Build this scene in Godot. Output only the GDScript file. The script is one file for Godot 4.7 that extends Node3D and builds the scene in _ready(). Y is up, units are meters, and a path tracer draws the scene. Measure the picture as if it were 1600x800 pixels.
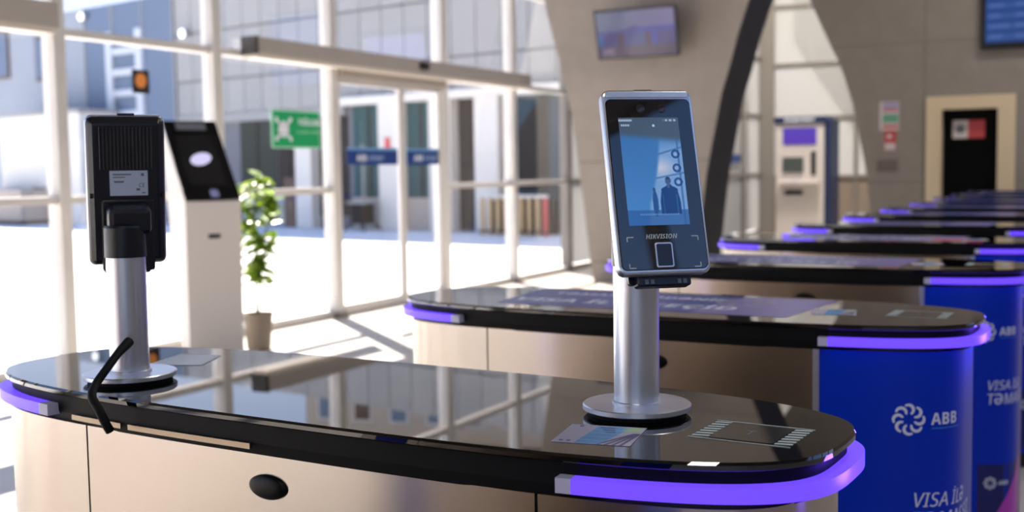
extends Node3D
# Turnstile hall: a row of gate cabinets with face terminals beside a sunlit glass front.

var M := {}
var used := {}
var sans: SystemFont
var sans_bold: SystemFont
var rng := RandomNumberGenerator.new()

# ---------------------------------------------------------------- nodes
func numbered(n: String) -> String:
	if not used.has(n):
		used[n] = 0
		return n
	used[n] += 1
	return "%s_%03d" % [n, used[n]]

func tag(o: Node, label := "", category := "", group := "", kind := "") -> Node:
	if label != "": o.set_meta("label", label)
	if category != "": o.set_meta("category", category)
	if group != "": o.set_meta("group", group)
	if kind != "": o.set_meta("kind", kind)
	return o

func thing(called: String, at: Vector3, turn: float, label: String, category: String, group := "") -> Node3D:
	var o := Node3D.new()
	o.name = numbered(called)
	add_child(o)
	o.position = at
	o.rotation.y = turn
	tag(o, label, category, group)
	return o

func put(mesh: Mesh, called: String, mat: Material, parent: Node = null, at := Transform3D()) -> MeshInstance3D:
	var o := MeshInstance3D.new()
	o.mesh = mesh
	o.material_override = mat
	o.transform = at
	if parent == null:
		o.name = numbered(called)
		add_child(o)
	else:
		o.name = called
		parent.add_child(o, true)
	return o

func struct(called: String, label: String, mesh: Mesh, mat: Material) -> MeshInstance3D:
	var o := put(mesh, called, mat)
	tag(o, label, "", "", "structure")
	return o

func struct_root(called: String, label: String, at := Vector3.ZERO) -> Node3D:
	var o := Node3D.new()
	o.name = numbered(called)
	o.position = at
	add_child(o)
	tag(o, label, "", "", "structure")
	return o

# ---------------------------------------------------------------- meshes
func mb() -> SurfaceTool:
	var st := SurfaceTool.new()
	st.begin(Mesh.PRIMITIVE_TRIANGLES)
	st.set_smooth_group(-1)
	return st

func fin(st: SurfaceTool) -> ArrayMesh:
	st.generate_normals()
	return st.commit()

func tri(st: SurfaceTool, a: Vector3, b: Vector3, c: Vector3, ua := Vector2.ZERO, ub := Vector2.ZERO, uc := Vector2.ZERO) -> void:
	st.set_uv(ua); st.add_vertex(a)
	st.set_uv(uc); st.add_vertex(c)
	st.set_uv(ub); st.add_vertex(b)

func quad(st: SurfaceTool, a: Vector3, b: Vector3, c: Vector3, d: Vector3, ua := Vector2(0, 1), ub := Vector2(1, 1), uc := Vector2(1, 0), ud := Vector2(0, 0)) -> void:
	tri(st, a, b, c, ua, ub, uc)
	tri(st, a, c, d, ua, uc, ud)

func hexa(st: SurfaceTool, p: Array) -> void:  # p: bottom ring 0..3 (CCW from above), top ring 4..7
	quad(st, p[3], p[2], p[1], p[0])
	quad(st, p[4], p[5], p[6], p[7])
	for i in 4:
		var j := (i + 1) % 4
		quad(st, p[i], p[j], p[j + 4], p[i + 4])

# a box between two corners with chamfered edges of width c
func box(st: SurfaceTool, lo: Vector3, hi: Vector3, c := 0.0) -> void:
	if c <= 0.0:
		hexa(st, [Vector3(lo.x, lo.y, hi.z), Vector3(hi.x, lo.y, hi.z), Vector3(hi.x, lo.y, lo.z), Vector3(lo.x, lo.y, lo.z),
			Vector3(lo.x, hi.y, hi.z), Vector3(hi.x, hi.y, hi.z), Vector3(hi.x, hi.y, lo.z), Vector3(lo.x, hi.y, lo.z)])
		return
	var poly := PackedVector2Array([Vector2(lo.x + c, -hi.z), Vector2(hi.x - c, -hi.z), Vector2(hi.x, -hi.z + c), Vector2(hi.x, -lo.z - c), Vector2(hi.x - c, -lo.z), Vector2(lo.x + c, -lo.z), Vector2(lo.x, -lo.z - c), Vector2(lo.x, -hi.z + c)])
	var ctr := Vector2((lo.x + hi.x) / 2, -(lo.z + hi.z) / 2)
	var inner := PackedVector2Array()
	for q in poly:
		inner.append(q - Vector2(signf(q.x - ctr.x), signf(q.y - ctr.y)) * c * 0.7)
	var rings := [[inner, lo.y], [poly, lo.y + c], [poly, hi.y - c], [inner, hi.y]]
	for k in 3:
		for i in 8:
			var j := (i + 1) % 8
			var a: PackedVector2Array = rings[k][0]
			var b: PackedVector2Array = rings[k + 1][0]
			quad(st, Vector3(a[i].x, rings[k][1], -a[i].y), Vector3(a[j].x, rings[k][1], -a[j].y), Vector3(b[j].x, rings[k + 1][1], -b[j].y), Vector3(b[i].x, rings[k + 1][1], -b[i].y))
	for i in range(1, 7):
		tri(st, Vector3(inner[0].x, hi.y, -inner[0].y), Vector3(inner[i].x, hi.y, -inner[i].y), Vector3(inner[i + 1].x, hi.y, -inner[i + 1].y))
		tri(st, Vector3(inner[0].x, lo.y, -inner[0].y), Vector3(inner[i + 1].x, lo.y, -inner[i + 1].y), Vector3(inner[i].x, lo.y, -inner[i].y))

func boxm(lo: Vector3, hi: Vector3, c := 0.0) -> ArrayMesh:
	var st := mb()
	box(st, lo, hi, c)
	return fin(st)

# polygon in the XY plane, extruded from z0 to z1
func extrude(st: SurfaceTool, poly_in: PackedVector2Array, z0: float, z1: float, smooth := false) -> void:
	var poly := poly_in
	if Geometry2D.is_polygon_clockwise(poly) == false:
		pass
	var area := 0.0
	for i in poly.size():
		area += poly[i].cross(poly[(i + 1) % poly.size()])
	if area < 0:
		poly = poly.duplicate()
		poly.reverse()
	var idx := Geometry2D.triangulate_polygon(poly)
	st.set_smooth_group(-1)
	for k in range(0, idx.size(), 3):
		var a := poly[idx[k]]
		var b := poly[idx[k + 1]]
		var c := poly[idx[k + 2]]
		if (b - a).cross(c - a) < 0:
			var t := b
			b = c
			c = t
		tri(st, Vector3(a.x, a.y, z1), Vector3(b.x, b.y, z1), Vector3(c.x, c.y, z1), a, b, c)
		tri(st, Vector3(a.x, a.y, z0), Vector3(c.x, c.y, z0), Vector3(b.x, b.y, z0), a, c, b)
	if smooth: st.set_smooth_group(1)
	for i in poly.size():
		var p := poly[i]
		var q := poly[(i + 1) % poly.size()]
		quad(st, Vector3(p.x, p.y, z0), Vector3(q.x, q.y, z0), Vector3(q.x, q.y, z1), Vector3(p.x, p.y, z1))
	st.set_smooth_group(-1)

# closed rings (CCW from above) joined upwards
func loft(st: SurfaceTool, rings: Array, cap_low := true, cap_high := true, smooth_between := false) -> void:
	var n: int = rings[0].size()
	for k in rings.size() - 1:
		st.set_smooth_group(1 if smooth_between else k + 1)
		for i in n:
			var j := (i + 1) % n
			var u0 := float(i) / n
			var u1 := float(i + 1) / n
			quad(st, rings[k][i], rings[k][j], rings[k + 1][j], rings[k + 1][i], Vector2(u0, 0), Vector2(u1, 0), Vector2(u1, 1), Vector2(u0, 1))
	st.set_smooth_group(-1)
	for e in 2:
		if (e == 0 and not cap_low) or (e == 1 and not cap_high): continue
		var r = rings[0] if e == 0 else rings[-1]
		var mid := Vector3.ZERO
		for v in r: mid += v
		mid /= n
		for i in n:
			var j := (i + 1) % n
			if e == 1: tri(st, mid, r[i], r[j], Vector2(mid.x, mid.z), Vector2(r[i].x, r[i].z), Vector2(r[j].x, r[j].z))
			else: tri(st, mid, r[j], r[i])

func circle(r: float, y: float, n := 40, c := Vector3.ZERO) -> PackedVector3Array:
	var out := PackedVector3Array()
	for i in n:
		var t := TAU * i / n
		out.append(c + Vector3(cos(t) * r, y, -sin(t) * r))
	return out

func lathe(st: SurfaceTool, prof: Array, n := 40, c := Vector3.ZERO, smooth := false) -> void:  # prof: [[r, y], ...] upwards
	var rings := []
	for p in prof: rings.append(circle(p[0], p[1], n, c))
	loft(st, rings, true, true, smooth)

func lathem(prof: Array, n := 40, smooth := false) -> ArrayMesh:
	var st := mb()
	lathe(st, prof, n, Vector3.ZERO, smooth)
	return fin(st)

func tube(st: SurfaceTool, pts: PackedVector3Array, radii: Array, n := 10) -> void:
	var rings := []
	var side := Vector3.ZERO
	for i in pts.size():
		var d := (pts[mini(i + 1, pts.size() - 1)] - pts[maxi(i - 1, 0)]).normalized()
		if side == Vector3.ZERO:
			side = d.cross(Vector3.UP if absf(d.y) < 0.9 else Vector3.RIGHT).normalized()
		side = (side - d * side.dot(d)).normalized()
		var up := d.cross(side)
		var ring := PackedVector3Array()
		var r: float = radii[mini(i, radii.size() - 1)]
		for k in n:
			var t := TAU * k / n
			ring.append(pts[i] + (side * cos(t) + up * sin(t)) * r)
		rings.append(ring)
	loft(st, rings, true, true, true)

func curve_pts(pts: Array, steps := 8) -> PackedVector3Array:  # Catmull-Rom through the points
	var out := PackedVector3Array()
	for i in pts.size() - 1:
		var p0: Vector3 = pts[maxi(i - 1, 0)]
		var p1: Vector3 = pts[i]
		var p2: Vector3 = pts[i + 1]
		var p3: Vector3 = pts[mini(i + 2, pts.size() - 1)]
		for k in steps:
			out.append(p1.cubic_interpolate(p2, p0, p3, float(k) / steps))
	out.append(pts[-1])
	return out

func rrect(w: float, h: float, r: float, seg := 6) -> PackedVector2Array:
	var out := PackedVector2Array()
	for c in [[1, -1, -PI / 2], [1, 1, 0.0], [-1, 1, PI / 2], [-1, -1, PI]]:
		for k in seg + 1:
			var t: float = c[2] + PI / 2 * k / seg
			out.append(Vector2(c[0] * (w / 2 - r) + cos(t) * r, c[1] * (h / 2 - r) + sin(t) * r))
	return out

# a rounded plate standing in the XY plane, edges rounded: levels are [inset, z] from back to front
func plate(st: SurfaceTool, w: float, h: float, r: float, levels: Array, cx := 0.0, cy := 0.0) -> void:
	var rings := []
	for l in levels:
		var ring := PackedVector3Array()
		var ins: float = l[0]
		for q in rrect(w - 2 * ins, h - 2 * ins, maxf(r - ins, 0.0005)):
			ring.append(Vector3(q.x + cx, q.y + cy, l[1]))
		rings.append(ring)
	loft(st, rings)

func platem(w: float, h: float, r: float, levels: Array, cx := 0.0, cy := 0.0) -> ArrayMesh:
	var st := mb()
	plate(st, w, h, r, levels, cx, cy)
	return fin(st)

# flat printed rectangle, 0.4 mm proud, in XY facing +z
func print_plate(w: float, h: float, t := 0.0004) -> ArrayMesh:
	var st := mb()
	box(st, Vector3(-w / 2, -h / 2, 0), Vector3(w / 2, h / 2, t))
	return fin(st)

func screen_quad(w: float, h: float) -> ArrayMesh:  # thin slab whose front carries a picture
	var st := mb()
	quad(st, Vector3(-w / 2, -h / 2, 0), Vector3(w / 2, -h / 2, 0), Vector3(w / 2, h / 2, 0), Vector3(-w / 2, h / 2, 0))
	return fin(st)

# ---------------------------------------------------------------- lettering
func text_mesh(txt: String, size: float, depth := 0.0006, bold := 0.0, slant := 0.0) -> ArrayMesh:
	var fv := FontVariation.new()
	var base_font := sans_bold if bold >= 0.3 else sans
	fv.base_font = base_font
	if slant != 0.0: fv.variation_transform = Transform2D(Vector2(1, slant), Vector2(0, 1), Vector2.ZERO)
	var px := size / 23.0  # capitals of the 32-point font are about 23 units high
	var st := SurfaceTool.new()
	st.begin(Mesh.PRIMITIVE_TRIANGLES)
	var x := 0.0
	for ch in txt:
		var turned := ch == "ə" or ch == "Ə"
		var c := "e" if turned else ch
		var w: float = base_font.get_string_size(c, HORIZONTAL_ALIGNMENT_LEFT, -1, 32).x * px
		var k := 1.32 if ch == "Ə" else 1.0
		if c != " ":
			var tm := TextMesh.new()
			tm.font = fv
			tm.font_size = 32
			tm.pixel_size = px
			tm.depth = depth
			tm.curve_step = 1.5
			tm.text = c
			tm.horizontal_alignment = HORIZONTAL_ALIGNMENT_LEFT
			tm.vertical_alignment = VERTICAL_ALIGNMENT_CENTER
			var bb := tm.get_aabb()
			var base := sans.get_descent(32) * px - sans.get_height(32) * px / 2.0
			var t := Transform3D(Basis(), Vector3(x, -base, 0))
			if turned:
				var mid := bb.get_center()
				t = Transform3D(Basis(Vector3(-k, 0, 0), Vector3(0, -k, 0), Vector3(0, 0, 1)), Vector3(x + w * k / 2 + mid.x * k, bb.size.y * k / 2 + mid.y * k, 0))
			st.append_from(tm, 0, t)
		x += w * k
	return st.commit()

func width_of(m: Mesh) -> float:
	return m.get_aabb().size.x

# ---------------------------------------------------------------- materials
func mat(c: Color, rough := 0.6, metal := 0.0, spec := 0.5) -> StandardMaterial3D:
	var m := StandardMaterial3D.new()
	m.albedo_color = c
	m.roughness = rough
	m.metallic = metal
	m.metallic_specular = spec
	return m

func rgb(r: int, g: int, b: int) -> Color:
	return Color(r / 255.0, g / 255.0, b / 255.0)

func glow(c: Color, energy: float) -> StandardMaterial3D:
	var m := mat(c.darkened(0.3), 0.4)
	m.emission_enabled = true
	m.emission = c
	m.emission_energy_multiplier = energy
	return m

func glass(a := 0.06, tint := Color(1, 1, 1)) -> StandardMaterial3D:
	var m := mat(Color(tint.r, tint.g, tint.b, a), 0.02)
	m.transparency = BaseMaterial3D.TRANSPARENCY_ALPHA
	return m

func noise_tex(freq: float, lo: Color, hi: Color, sx := 1, size := 256) -> NoiseTexture2D:
	var n := FastNoiseLite.new()
	n.seed = 7
	n.frequency = freq
	n.fractal_octaves = 4
	var t := NoiseTexture2D.new()
	t.noise = n
	t.width = size
	t.height = size
	t.seamless = true
	var g := Gradient.new()
	g.set_color(0, lo)
	g.set_color(1, hi)
	t.color_ramp = g
	return t

func triplanar(m: StandardMaterial3D, tex: Texture2D, scale: float) -> StandardMaterial3D:
	m.albedo_texture = tex
	m.uv1_triplanar = true
	m.uv1_world_triplanar = true
	m.uv1_scale = Vector3.ONE * scale
	return m

func make_materials() -> void:
	var steel := mat(rgb(190, 178, 164), 0.25, 1.0)
	steel.anisotropy_enabled = true
	steel.anisotropy = -0.95
	M.steel = steel
	M.dull_steel = mat(rgb(150, 134, 116), 0.35, 1.0)
	M.top_glass = mat(rgb(5, 5, 6), 0.01, 0.0, 1.0)
	M.black = mat(rgb(16, 16, 18), 0.45)
	M.sensor = mat(rgb(8, 8, 9), 0.35, 0.0, 0.3)
	M.rubber = mat(rgb(9, 9, 10), 0.6, 0.0, 0.3)
	M.black_plastic = mat(rgb(16, 19, 27), 0.32)
	M.black_gloss = mat(rgb(6, 7, 9), 0.05, 0.0, 0.6)
	M.face_glass = mat(rgb(3, 8, 16), 0.03, 0.0, 0.75)
	M.silver = mat(rgb(214, 217, 226), 0.3, 0.85)
	M.silver_trim = mat(rgb(205, 210, 220), 0.28, 0.9)
	M.led = glow(Color(0.40, 0.26, 1.0), 0.92)
	M.led_off = mat(rgb(205, 200, 225), 0.5)
	M.blue_wrap = mat(rgb(0, 52, 196), 0.3, 0.0, 0.3)
	M.deep_blue = mat(rgb(0, 18, 104), 0.3)
	M.magenta = mat(rgb(196, 60, 190), 0.3)
	M.white_print = mat(rgb(236, 240, 250), 0.4)
	M.cyan_print = mat(rgb(60, 140, 220), 0.4)
	M.frame = triplanar(mat(Color(1, 1, 1), 0.5), noise_tex(0.02, rgb(206, 202, 197), rgb(214, 210, 205)), 0.5)
	M.white_frame = mat(rgb(222, 219, 215), 0.45)
	M.header = mat(rgb(172, 164, 155), 0.5)
	M.header_lit_lip = mat(rgb(220, 212, 202), 0.5)  # light on the header underside put into a paler colour
	M.dark_trim = mat(rgb(52, 49, 48), 0.5)
	M.pane = glass(0.012, Color(0.5, 0.5, 0.5))
	M.wall = triplanar(mat(Color(1, 1, 1), 0.75), noise_tex(0.03, rgb(147, 137, 127), rgb(155, 145, 136)), 0.4)
	M.reveal = mat(rgb(38, 38, 46), 0.6)
	M.floor = triplanar(mat(Color(1, 1, 1), 0.35), noise_tex(0.012, rgb(186, 179, 170), rgb(197, 190, 182)), 0.35)
	M.ceiling = mat(rgb(92, 90, 90), 0.9)
	M.cream = mat(rgb(226, 206, 170), 0.5)
	M.dark_room = mat(rgb(24, 24, 26), 0.8)
	M.paving = triplanar(mat(Color(1, 1, 1), 0.9), noise_tex(0.02, rgb(226, 224, 222), rgb(240, 238, 236)), 0.2)
	M.lamp = glow(Color(1, 0.95, 0.88), 1.4)

# ---------------------------------------------------------------- cabinet outlines
func arc(a: float, b: float, n: float, t0: float, t1: float, m: int) -> PackedVector3Array:  # superellipse, CCW from above
	var out := PackedVector3Array()
	for i in m + 1:
		var t := lerpf(t0, t1, float(i) / m)
		var c := cos(t)
		var s := sin(t)
		out.append(Vector3(a * signf(c) * pow(absf(c), 2.0 / n), 0, -b * signf(s) * pow(absf(s), 2.0 / n)))
	return out

func t_of(x: float, a: float, n: float) -> float:
	return acos(signf(x) * pow(minf(absf(x / a), 1.0), n / 2.0))

func ring_at(a: float, b: float, n: float, y: float, m := 96) -> PackedVector3Array:
	var o := arc(a, b, n, 0, TAU * (m - 1) / m, m - 1)
	for i in o.size(): o[i].y = y
	return o

# a curved sheet along open outline points
func shell(st: SurfaceTool, pts: PackedVector3Array, thick: float, y0: float, y1: float) -> void:
	var inn := PackedVector3Array()
	for i in pts.size():
		var d := (pts[mini(i + 1, pts.size() - 1)] - pts[maxi(i - 1, 0)]).normalized()
		inn.append(pts[i] - d.cross(Vector3.UP) * thick)
	var u := 0.0
	var lo := Vector3(0, y0, 0)
	var hi := Vector3(0, y1, 0)
	for i in pts.size() - 1:
		var u1 := u + pts[i].distance_to(pts[i + 1])
		st.set_smooth_group(1)
		quad(st, pts[i] + lo, pts[i + 1] + lo, pts[i + 1] + hi, pts[i] + hi, Vector2(u, y0), Vector2(u1, y0), Vector2(u1, y1), Vector2(u, y1))
		st.set_smooth_group(2)
		quad(st, inn[i + 1] + lo, inn[i] + lo, inn[i] + hi, inn[i + 1] + hi, Vector2(u1, y0), Vector2(u, y0), Vector2(u, y1), Vector2(u1, y1))
		st.set_smooth_group(-1)
		quad(st, pts[i] + hi, pts[i + 1] + hi, inn[i + 1] + hi, inn[i] + hi)
		quad(st, inn[i] + lo, inn[i + 1] + lo, pts[i + 1] + lo, pts[i] + lo)
		u = u1
	quad(st, inn[0] + lo, pts[0] + lo, pts[0] + hi, inn[0] + hi)
	var e := pts.size() - 1
	quad(st, pts[e] + lo, inn[e] + lo, inn[e] + hi, pts[e] + hi)

func shellm(pts: PackedVector3Array, thick: float, y0: float, y1: float) -> ArrayMesh:
	var st := mb()
	shell(st, pts, thick, y0, y1)
	return fin(st)

# lay a flat mesh (x along, y up, z proud) on a curved outline, starting at distance s0 along it
func bend(m: Mesh, pts: PackedVector3Array, s0: float, h: float, lift := 0.0006) -> ArrayMesh:
	var cum := PackedFloat32Array([0.0])
	for i in pts.size() - 1: cum.append(cum[i] + pts[i].distance_to(pts[i + 1]))
	var st := mb()
	var arr := m.surface_get_arrays(0)
	var vs: PackedVector3Array = arr[Mesh.ARRAY_VERTEX]
	var ix = arr[Mesh.ARRAY_INDEX]
	var cnt: int = ix.size() if ix != null else vs.size()
	for k in cnt:
		var v: Vector3 = vs[ix[k]] if ix != null else vs[k]
		var s := clampf(s0 + v.x, 0.0, cum[-1] - 0.0001)
		var i := cum.bsearch(s) - 1
		i = clampi(i, 0, pts.size() - 2)
		var f := (s - cum[i]) / maxf(cum[i + 1] - cum[i], 1e-6)
		var d0 := (pts[mini(i + 1, pts.size() - 1)] - pts[maxi(i - 1, 0)]).normalized()
		var d1 := (pts[mini(i + 2, pts.size() - 1)] - pts[i]).normalized()
		var nrm := d0.lerp(d1, f).normalized().cross(Vector3.UP)
		var p := pts[i].lerp(pts[i + 1], f) + nrm * (lift + maxf(v.z, 0.0))
		p.y = h + v.y
		st.add_vertex(p)
	return fin(st)

# ring of eight hooked petals, as on the bank's sign
func petal_ring(r: float, w: float) -> ArrayMesh:
	var st := mb()
	for k in 8:
		var base := TAU * k / 8.0
		var c := Vector2(cos(base), sin(base)) * r * 0.66
		var outer := PackedVector2Array()
		var inner := PackedVector2Array()
		for i in 13:
			var t := base - 2.75 + 3.55 * i / 12.0
			var fat := w * (0.45 + 0.55 * sin(PI * (0.12 + 0.76 * i / 12.0)))
			outer.append(c + Vector2(cos(t), sin(t)) * r * 0.38)
			inner.append(c + Vector2(cos(t), sin(t)) * (r * 0.38 - fat))
		inner.reverse()
		outer.append_array(inner)
		extrude(st, outer, 0, 0.0005)
	return fin(st)

func grid_plate(w: float, h: float, nx := 14) -> ArrayMesh:  # subdivided so that it can be bent
	var st := mb()
	for i in nx:
		var x0 := w * i / nx
		var x1 := w * (i + 1) / nx
		quad(st, Vector3(x0, 0, 0.0002), Vector3(x1, 0, 0.0002), Vector3(x1, h, 0.0002), Vector3(x0, h, 0.0002))
	return fin(st)

# ---------------------------------------------------------------- turnstile cabinet
var shared := {}

func cabinet_mesh(key: String, maker: Callable) -> Mesh:
	if not shared.has(key): shared[key] = maker.call()
	return shared[key]

func make_cabinet(at: Vector3, turn: float, a: float, b: float, wrapped: bool, banner: bool, prints: bool, label: String, detail: int) -> Node3D:
	var n := 3.2
	var nb := 4.0
	var ab := a - 0.028
	var bb := b - 0.02
	var t := thing("turnstile_cabinet", at, turn, label, "turnstile", "turnstile cabinets in the row")
	var key := "%.3f_%.3f" % [a, b]
	# plinth and dark core behind the sheet joints
	put(cabinet_mesh("core" + key, func():
		var st := mb()
		loft(st, [ring_at(ab - 0.03, bb - 0.03, nb, 0.0), ring_at(ab - 0.03, bb - 0.03, nb, 0.06)])
		loft(st, [ring_at(ab - 0.006, bb - 0.006, nb, 0.06), ring_at(ab - 0.006, bb - 0.006, nb, 0.95)])
		return fin(st)), "inner_core", M.black, t)
	var xl := -0.412
	var xr := 0.44
	var g := 0.0022
	var tl0 := t_of(xl + g, ab, nb)
	var tl1 := t_of(xl - g, ab, nb)
	var tr0 := t_of(xr + g, ab, nb)
	var tr1 := t_of(xr - g, ab, nb)
	put(cabinet_mesh("front" + key, func(): return shellm(arc(ab, bb, nb, TAU - tl0, TAU - tr1, 40), 0.004, 0.07, 0.9415)), "side_panel", M.steel, t)
	put(cabinet_mesh("back" + key, func(): return shellm(arc(ab, bb, nb, tr1, tl0, 40), 0.004, 0.07, 0.9415)), "side_panel", M.steel, t)
	put(cabinet_mesh("left" + key, func(): return shellm(arc(ab, bb, nb, tl1, TAU - tl1, 60), 0.004, 0.07, 0.9415)), "end_panel", M.steel, t)
	var endpts := arc(ab, bb, nb, -tr0, tr0, 90)
	var e := put(cabinet_mesh("right" + key, func(): return shellm(endpts, 0.004, 0.07, 0.9415)), "end_panel", M.steel, t)
	if wrapped:
		e.name = "printed_end_panel"
		e.material_override = M.blue_wrap
		e.set_meta("label", "glossy blue printed end panel")
		put(cabinet_mesh("seam" + key, func(): return shellm(arc(ab + 0.0015, bb + 0.0015, nb, -tr0 - 0.012, -tr0 + 0.012, 2), 0.004, 0.07, 0.9415)), "edge_trim", M.silver, t)
	if prints:
		lay_prints(e, endpts)
	# trim, gasket, lights, glass
	put(cabinet_mesh("trim" + key, func():
		var st := mb()
		loft(st, [ring_at(a - 0.018, b - 0.017, n, 0.940), ring_at(a - 0.012, b - 0.011, n, 0.958)])
		return fin(st)), "trim_band", M.rubber, t)
	if not wrapped:
		for x2 in [[-0.445, -0.315], [-0.297, -0.03]]:
			put(shellm(arc(a - 0.007, b - 0.006, n, TAU - t_of(x2[0], a, n), TAU - t_of(x2[1], a, n), 10), 0.004, 0.9495, 0.9580), "edge_strip", M.dull_steel, t)
	put(cabinet_mesh("gasket" + key, func():
		var st := mb()
		loft(st, [ring_at(a - 0.012, b - 0.011, n, 0.958), ring_at(a - 0.010, b - 0.009, n, 0.9895)])
		return fin(st)), "gasket", M.rubber, t)
	var xs := 0.452 if wrapped else 0.478
	var al := a + 0.011
	var bl := b + 0.009
	for side in 2:
		var t0 := -t_of(xs, al, n) if side == 0 else t_of(-0.49, al, n)
		var t1 := t_of(xs, al, n) if side == 0 else TAU - t_of(-0.49, al, n)
		var cut := 0.035 if side == 0 else 0.05
		put(cabinet_mesh("led%d" % side + key, func(): return shellm(arc(al, bl, n, t0 + cut, t1 - cut, 56), 0.022, 0.9525, 0.9715)), "light_strip", M.led, t)
		for e2 in 2:
			var ends := put(cabinet_mesh("ledend%d%d" % [side, e2] + key, func(): return shellm(arc(al, bl, n, t0 if e2 == 0 else t1 - cut, t0 + cut if e2 == 0 else t1, 6), 0.022, 0.9525, 0.9715)), "strip_end", M.led_off, t)
			ends.set_meta("label", "unlit milky end of the light strip")
	var top := put(cabinet_mesh("top" + key, func():
		var st := mb()
		loft(st, [ring_at(a - 0.003, b - 0.003, n, 0.988, 128), ring_at(a, b, n, 0.9905, 128), ring_at(a, b, n, 0.9965, 128), ring_at(a - 0.0025, b - 0.0025, n, 1.0, 128)])
		return fin(st)), "glass_top", M.top_glass, t)
	# oval sensor window on the front
	put(cabinet_mesh("sensor", func():
		var rings := []
		for l in [[1.0, 0.0], [1.0, 0.004], [0.86, 0.007], [0.5, 0.0085], [0.1, 0.009]]:
			var r := PackedVector3Array()
			for i in 32: r.append(Vector3(cos(TAU * i / 32) * 0.036 * l[0], sin(TAU * i / 32) * 0.0185 * l[0], l[1]))
			rings.append(r)
		var st := mb()
		loft(st, rings, true, true, true)
		return fin(st)), "sensor_window", M.sensor, t, Transform3D(Basis(), Vector3(0.055 if wrapped else -0.008, 0.888 if wrapped else 0.893, bb - 0.001)))
	# prints on the glass
	if detail > 0:
		reader_decal(top, Vector3(0.62, 1.0003, -0.02) if wrapped else Vector3(0.653, 1.0003, 0.012), detail)
		card_decal(top, Vector3(0.43, 1.0003, 0.02) if wrapped else Vector3(0.480, 1.0003, 0.112), detail)
	if banner:
		banner_decal(top, detail)
	return t

func lay_prints(panel: Node, pts: PackedVector3Array) -> void:
	var s0 := 0.0
	put(bend(petal_ring(0.034, 0.0068), pts, s0 + 0.198, 0.794), "logo_ring", M.white_print, panel)
	put(bend(text_mesh("ABB", 0.026, 0.0006, 0.5), pts, s0 + 0.246, 0.782), "lettering", M.white_print, panel)
	put(bend(grid_plate(0.078, 0.0022), pts, s0 + 0.248, 0.773), "underline", M.cyan_print, panel)
	put(bend(text_mesh("VISA İLƏ", 0.030, 0.0006, 0.0, 0.2), pts, s0 + 0.205, 0.600), "lettering", M.white_print, panel)
	put(bend(text_mesh("TƏMASSIZ", 0.034, 0.0006, 0.0, 0.1), pts, s0 + 0.205, 0.552), "lettering", M.white_print, panel)
	put(bend(grid_plate(0.40, 0.26), pts, s0 + 0.18, 0.09), "poster_field", M.deep_blue, panel)
	put(bend(petal_ring(0.020, 0.0042), pts, s0 + 0.222, 0.287, 0.0012), "logo_ring", M.white_print, panel)
	put(bend(text_mesh("ABB", 0.014, 0.0006, 0.5), pts, s0 + 0.250, 0.280, 0.0012), "lettering", M.white_print, panel)
	var st := mb()
	for i in 8:
		var x0 := 0.16 * i / 8.0
		var x1 := 0.16 * (i + 1) / 8.0
		quad(st, Vector3(x0, -0.1, 0.0002), Vector3(x1, -0.1, 0.0002), Vector3(x1, -0.1 + x1 * 1.5, 0.0002), Vector3(x0, -0.1 + x0 * 1.5, 0.0002))
	put(bend(fin(st), pts, s0 + 0.235, 0.27, 0.0012), "poster_triangle", M.magenta, panel)

func flat(at: Vector3, turn := 0.0) -> Transform3D:  # XY artwork laid on a table top, its up pointing away from the viewer
	return Transform3D(Basis(Vector3.UP, turn) * Basis(Vector3.RIGHT, -PI / 2), at)

func reader_decal(top: Node, at: Vector3, detail: int) -> void:
	if not shared.has("reader_lines"):
		var st := mb()
		for s in [-1, 1]:
			box(st, Vector3(-0.068, s * 0.0535 - 0.0012, 0), Vector3(0.068, s * 0.0535 + 0.0012, 0.0004))
			for k in 7:
				var y := -0.042 + 0.014 * k
				var x0 := -0.0665 if s < 0 else 0.0445
				extrude(st, PackedVector2Array([Vector2(x0, y - 0.0035), Vector2(x0 + 0.022, y - 0.0035 + 0.004), Vector2(x0 + 0.022, y + 0.0035 + 0.004), Vector2(x0, y + 0.0035)]), 0, 0.0004)
		shared.reader_lines = fin(st)
		shared.reader_pad = platem(0.086, 0.092, 0.004, [[0, 0], [0, 0.0004]])
		var sl := mb()
		box(sl, Vector3(-0.003, -0.012, 0.0004), Vector3(0.0, 0.012, 0.0008))
		box(sl, Vector3(-0.009, 0.008, 0.0004), Vector3(0.005, 0.011, 0.0008))
		shared.reader_mark = fin(sl)
	var o := put(shared.reader_pad, "reader_window", M.reader, top, flat(at))
	put(shared.reader_lines, "reader_frame", M.pale_line, o)
	if detail > 1: put(shared.reader_mark, "reader_mark", M.grey_line, o)

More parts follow.
